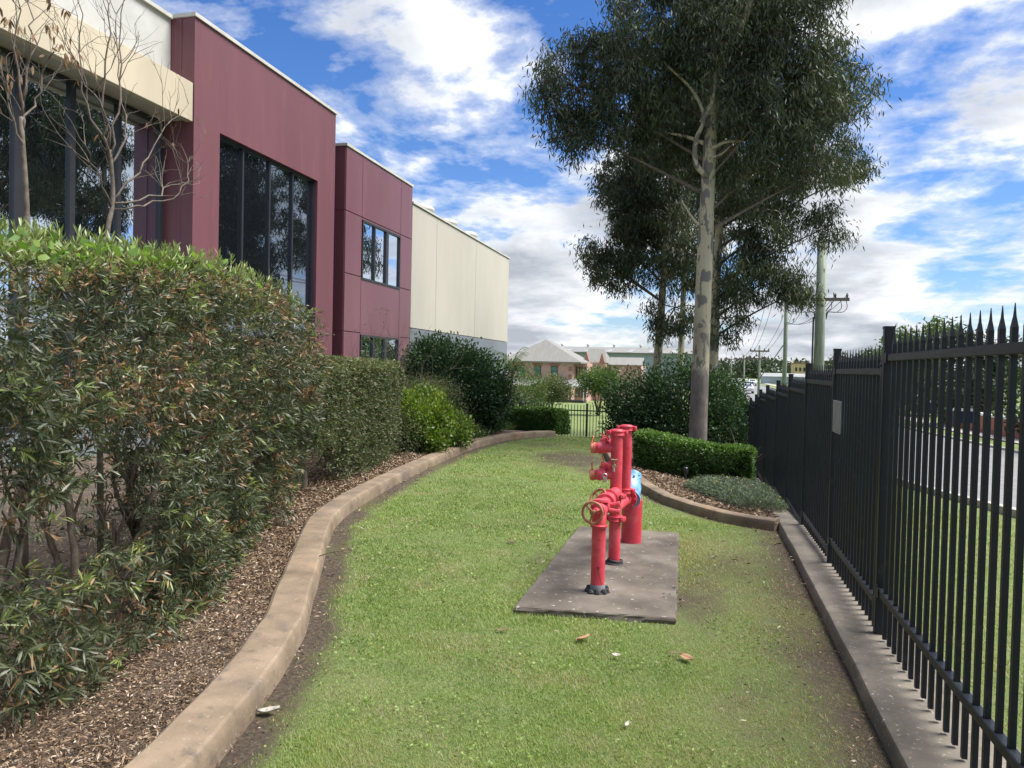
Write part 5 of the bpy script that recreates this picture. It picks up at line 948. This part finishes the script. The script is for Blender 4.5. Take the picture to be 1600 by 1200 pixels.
# ------------------------------------------------------------------ power poles and wires
def pole(lab, x, y, top, r, arms, extra=True):
    z = g1(x, y); p = thing('power_pole', lab, 'pole', (x, y, z), 'power poles'); obj('pole_shaft', MB().tube([(x, y, z-.2), (x+.02, y, (z+top)/2), (x, y, top)], [r, r*.9, r*.78], 14), M['timber'], p, smooth=True)
    for az, w in arms:
        a = obj('crossarm', MB().box(x-w/2, x+w/2, y-r-.12, y-r-.01, az-.06, az+.06), M['timber_dark'], p)
        for k in (-.46, -.25, .25, .46): obj('insulator', MB().lathe([(0, .025), (.03, .05), (.07, .03), (.10, .055), (.14, .03), (.17, .03)], (x+w*k, y-r-.06, az+.06), n=10), M['frame'], a)
        for s_ in (-1, 1): obj('brace', MB().tube([(x+s_*w*.22, y-r-.05, az-.06), (x+s_*r*.8, y-r-.05, az-.45)], .02, 6), M['timber_dark'], p)
    return p
pole('thick greenish timber power pole with low crossarm, rising behind the fence', 4.3, 31., 6.9, .215, [(4.47, 2.0)])
mb = MB()
for s_ in (-1, 1):
    for q in (.35, .7, .9): mb.tube(catmull([(4.3+s_*q, 30.75, 4.42), (4.3+s_*(q+.03), 30.75, 4.15), (4.3+s_*(q-.15), 30.75, 3.98), (4.3+s_*.25, 30.78, 3.98), (4.3+s_*.2, 30.78, 3.7)], 4), .013, 5)
mb.tube([(4.06, 30.9, 3.8), (4.06, 30.9, -1)], .035, 6); tag(obj('pole_cables', mb, M['wire'], loc=(4.3, 30.7, 4)), 'looped black cables under the crossarm of the thick pole', 'cable')
pole('second timber power pole, half hidden by hanging gum leaves', 4.3, 43.6, 7.0, .13, [(6.44, 1.9)])
pole('thin power pole with two crossarms down the street, near white cars', 4.3, 63.3, 3.8, .11, [(3.32, 1.5), (2.7, 1.5)])
pole('distant thin power pole just left of the two-armed pole', 4.3, 87., 3.5, .11, [(3.05, 2.)])
pole('most distant thin power pole, leftmost down the street', 4.2, 125., 4.2, .13, [(3.6, 2.4)])
def wire(lab, a, b, sag, r=.012):
    a, b = Vector(a), Vector(b); P = [tuple(a.lerp(b, t)-Vector((0, 0, sag*4*t*(1-t)))) for t in np.linspace(0, 1, 14)]; tag(obj('power_wire', MB().tube(P, r, 5), M['wire'], loc=tuple(a)), lab, 'wire', 'power wires')
nm = ('outer left', 'inner left', 'inner right', 'outer right')
for q, k in zip(nm, (-.46, -.25, .25, .46)):
    wire(q+' upper wire from thick pole to second pole', (4.3+.5*k, 30.7, 6.75), (4.3+1.9*k, 43.4, 6.65), .5)
    wire(q+' wire from second pole to the two-armed pole', (4.3+1.9*k, 43.4, 6.65), (4.3+1.5*k, 63.1, 3.5), .55, .014)
    wire(q+' low wire from the thick pole crossarm to second pole shaft', (4.3+2.0*k, 30.7, 4.65), (4.3+.1*k, 43.4, 4.4), .5)
    wire(q+' wire from the two-armed pole to the distant pole', (4.3+1.5*k, 63.1, 3.5), (4.3+2.*k, 86.8, 3.2), .4, .018)
wire('slanting stay wire from the second pole to the two-armed pole foot', (4.3, 43.5, 3.3), (4.3, 63.2, 1.0), .0, .03)
# ------------------------------------------------------------------ street: cars, signs, trees
def car(lab, x, y, rz, m, L_=4.4):
    z = g1(5.2, y)+.03; c = thing('parked_car', lab, 'car', (x, y, z), 'cars on the street'); prof = [(-2.2, .35), (-2.2, .85), (-1.9, .95), (-1.2, 1.0), (-.6, 1.42), (.8, 1.46), (1.6, 1.05), (2.2, .95), (2.22, .4)]
    mb = MB(); n = len(prof)
    V = [(s_*(.85 if h < 1.1 else .68), p, h) for s_ in (-1, 1) for p, h in prof]; mb.add(V, [(k, k+1, n+k+1, n+k) for k in range(n-1)]+[tuple(range(n-1, -1, -1)), tuple(range(n, 2*n)), (n-1, 0, n, 2*n-1)]); mb.V = [(x+a, y+b, z+h) for a, b, h in mb.V]
    bevel(obj('body', mb, M[m], c), .06, 2, 20)
    obj('windscreen', MB().add([(x-.62, y-1.17, z+1.04), (x+.62, y-1.17, z+1.04), (x+.55, y-.66, z+1.40), (x-.55, y-.66, z+1.40)], [(0, 1, 2, 3)]), M['glass2'], c)
    for s_ in (-1, 1):
        obj('side_window', MB().box(x+s_*.78-.02, x+s_*.78+.02, y-.7, y+1.2, z+1.03, z+1.33), M['glass2'], c)
        for q in (-1.35, 1.35): obj('wheel', MB().lathe([(-.1, .2), (-.1, .32), (.1, .32), (.1, .2)], (x+s_*.78, y+q, z+.32), (1, 0, 0), 16), M['tyre'], c)
        obj('headlight', MB().box(x+s_*.6-.15, x+s_*.6+.15, y-2.24, y-2.19, z+.65, z+.8), M['white'], c)
car('white car far down the street beside the thin poles', 6.4, 118, 0, 'carwhite'); car('dark car far down the street left of the white car', 7.6, 140, 0, 'cardark'); car('white car parked farthest along the street', 10.5, 175, 0, 'carwhite')
def big_tree(label, x, y, r, h, n=8000, leaf=.40):
    z = g1(5.2, y); random.seed(int(x*17+y)); root = thing('street_tree', label, 'tree', (x, y, z), 'trees across the road')
    obj('trunk', MB().tube([(x, y, z-.1), (x+.1, y, z+h*.3), (x, y, z+h*.7)], [.22, .17, .07], 10), M['bark'], root, smooth=True)
    ell = [(x+random.uniform(-.5, .5)*r, y+random.uniform(-.5, .5)*r, z+h*(.14+.09*k), r*random.uniform(.45, .7)*(1.15-.05*k), r*random.uniform(.45, .7), h*random.uniform(.12, .18)) for k in range(9)]; bm = MB()
    for e in ell: bm.tube([(x, y, z+h*.25), ((x+e[0])/2, (y+e[1])/2, e[2]-.3), e[:3]], [.1, .06, .02], 6)
    obj('branches', bm, M['bark'], root, smooth=True)['kind'] = 'stuff'; E = np.array(ell)[rng.choice(9, n//30)]; C = E[:, :3]+sph(len(E))*E[:, 3:]*(rng.random(len(E))**.4)[:, None]; P = (C[:, None, :]+rng.normal(size=(len(C), 30, 3))*.28).reshape(-1, 3); t_ = np.repeat(rng.random(len(C)), 30)
    leaves('crown', P, sph(len(P))+np.array([0, 0, -.4]), leaf*(.6+.7*rng.random(len(P))), leaf*.34, np.clip(.6*t_+.4*rng.random(len(P)), 0, 1), M['l_far'] if (int(x+y) % 2) else M['l_mid'], root)
for x, y, r, h, lab in ((18.5, 22, 3., 5.2, 'broad green tree across the road, nearest the right picture edge'), (18, 29, 3., 5.4, 'green tree across the road, second from the right picture edge'), (18.5, 37, 3.4, 5.8, 'green tree across the road behind the near fence panel, third from the right'), (19, 46, 3.2, 6., 'green tree across the road seen through the middle of the near fence panel'), (18.5, 57, 3.6, 6.8, 'tree across the road whose crown shows over the near fence panel'),
        (18, 70, 4.0, 8.4, 'tree across the road whose crown shows above the tall fence post'), (20, 86, 4., 7.5, 'distant tree across the road behind the stepped fence'), (19, 104, 4., 6.5, 'farther street tree across the road above the second fence panel'), (17.5, 14, 3., 5., 'tree across the road just outside the right picture edge'), (18, 6, 3., 5., 'tree across the road beside the camera'),
        (33, 180, 6, 6, 'far roadside tree near the yellow building'), (26, 160, 5, 4.6, 'far low tree left of the yellow building')):
    big_tree(lab, x, y, r, h)
lw = obj('low_wall', MB().box(16.6, 16.9, 8, 60, -1.9, -.75), M['redbrick'], loc=(16.75, 30, -1.5)); tag(lw, 'low red brick wall across the road under the trees', 'wall')
# low pale wall top
wc = obj('wall_coping', MB().box(16.55, 16.95, 8, 60, -.748, -.60), M['white'], lw if False else None, loc=(16.75, 30, -.7)); tag(wc, 'pale coping along the top of the low brick wall across the road', 'coping')
def sign(lab, x, y, w, h, zc, m):
    s_ = thing('roadside_sign', lab, 'sign', (x, y, g1(5.2, y)), 'roadside signs'); obj('board', MB().box(x-w/2, x+w/2, y-.03, y+.03, zc-h/2, zc+h/2), M[m], s_); obj('header', MB().box(x-w/2, x+w/2, y-.035, y+.035, zc+h/2+.002, zc+h/2+.16), M['white'], s_)
    for q in (-1, 1): obj('post', MB().box(x+q*w*.4-.04, x+q*w*.4+.04, y-.02, y+.02, g1(5.2, y), zc-h/2), M['white'], s_)
sign('navy sign board with white header across the road, left of the other', 15.0, 56, .8, .7, -.55, 'bluesign'); sign('wide navy sign board across the road behind the near fence panel', 14.8, 48.5, 1.2, .7, -.75, 'bluesign')
yb = thing('yellow_building', 'far pale yellow building above the stepped fence', 'building', (29.5, 250, -1.4)); obj('wall', MB().box(27.5, 31.5, 250, 258, -1.4, 4.6), M['yellowb'], yb); obj('roof', MB().box(27.2, 31.8, 249.7, 258.3, 4.62, 4.9), M['brick'], yb)
for k in range(3): obj('window', MB().box(27.9+1.2*k, 28.5+1.2*k, 249.9, 249.99, 2.2, 3.4), M['frame'], yb)
for k, (x, y, w, lab) in enumerate(((22, 205, 14, 'far long white roofed shed right of the street'), (-2, 260, 12, 'far pale shed at the end of the street, left of the poles'))):
    o = thing('far_low_shed', lab, 'building', (x, y, -1.4)); obj('wall', MB().box(x-w/2, x+w/2, y, y+8, -1.4, .6), M['bluegrey'], o); obj('roof', MB().add([(x-w/2-.3, y-.3, .6), (x+w/2+.3, y-.3, .6), (x+w/2+.3, y+4, 1.5), (x-w/2-.3, y+4, 1.5), (x+w/2+.3, y+8.3, .6), (x-w/2-.3, y+8.3, .6)], [(0, 1, 2, 3), (3, 2, 4, 5)]), M['roofpale'], o)
# far wood that reads as one mass
n = 26000; k = 420; cx = rng.uniform(-160, 160, k); cyy = rng.uniform(330, 420, k); hh = 3.2+5.2*fbm(cx, cyy, .05, 3)+rng.random(k)*1.5; P = np.stack([np.repeat(cx, 60), np.repeat(cyy, 60), np.repeat(hh, 60)], 1)[:n]; e = rng.normal(size=P.shape); P = np.stack([P[:, 0]+e[:, 0]*2.4, P[:, 1]+e[:, 1]*2, -2+np.clip(rng.random(len(P)), .05, 1)*(P[:, 2]+2)], 1)
o = leaves('far_wood', P, sph(len(P)), 1.7, 1.2, np.clip(np.repeat(rng.random(k), 60)[:len(P)]*.6+.4*rng.random(len(P)), 0, 1), M['l_far'], None); tag(o, 'distant dark green tree line along the horizon', 'wood', kind='stuff')
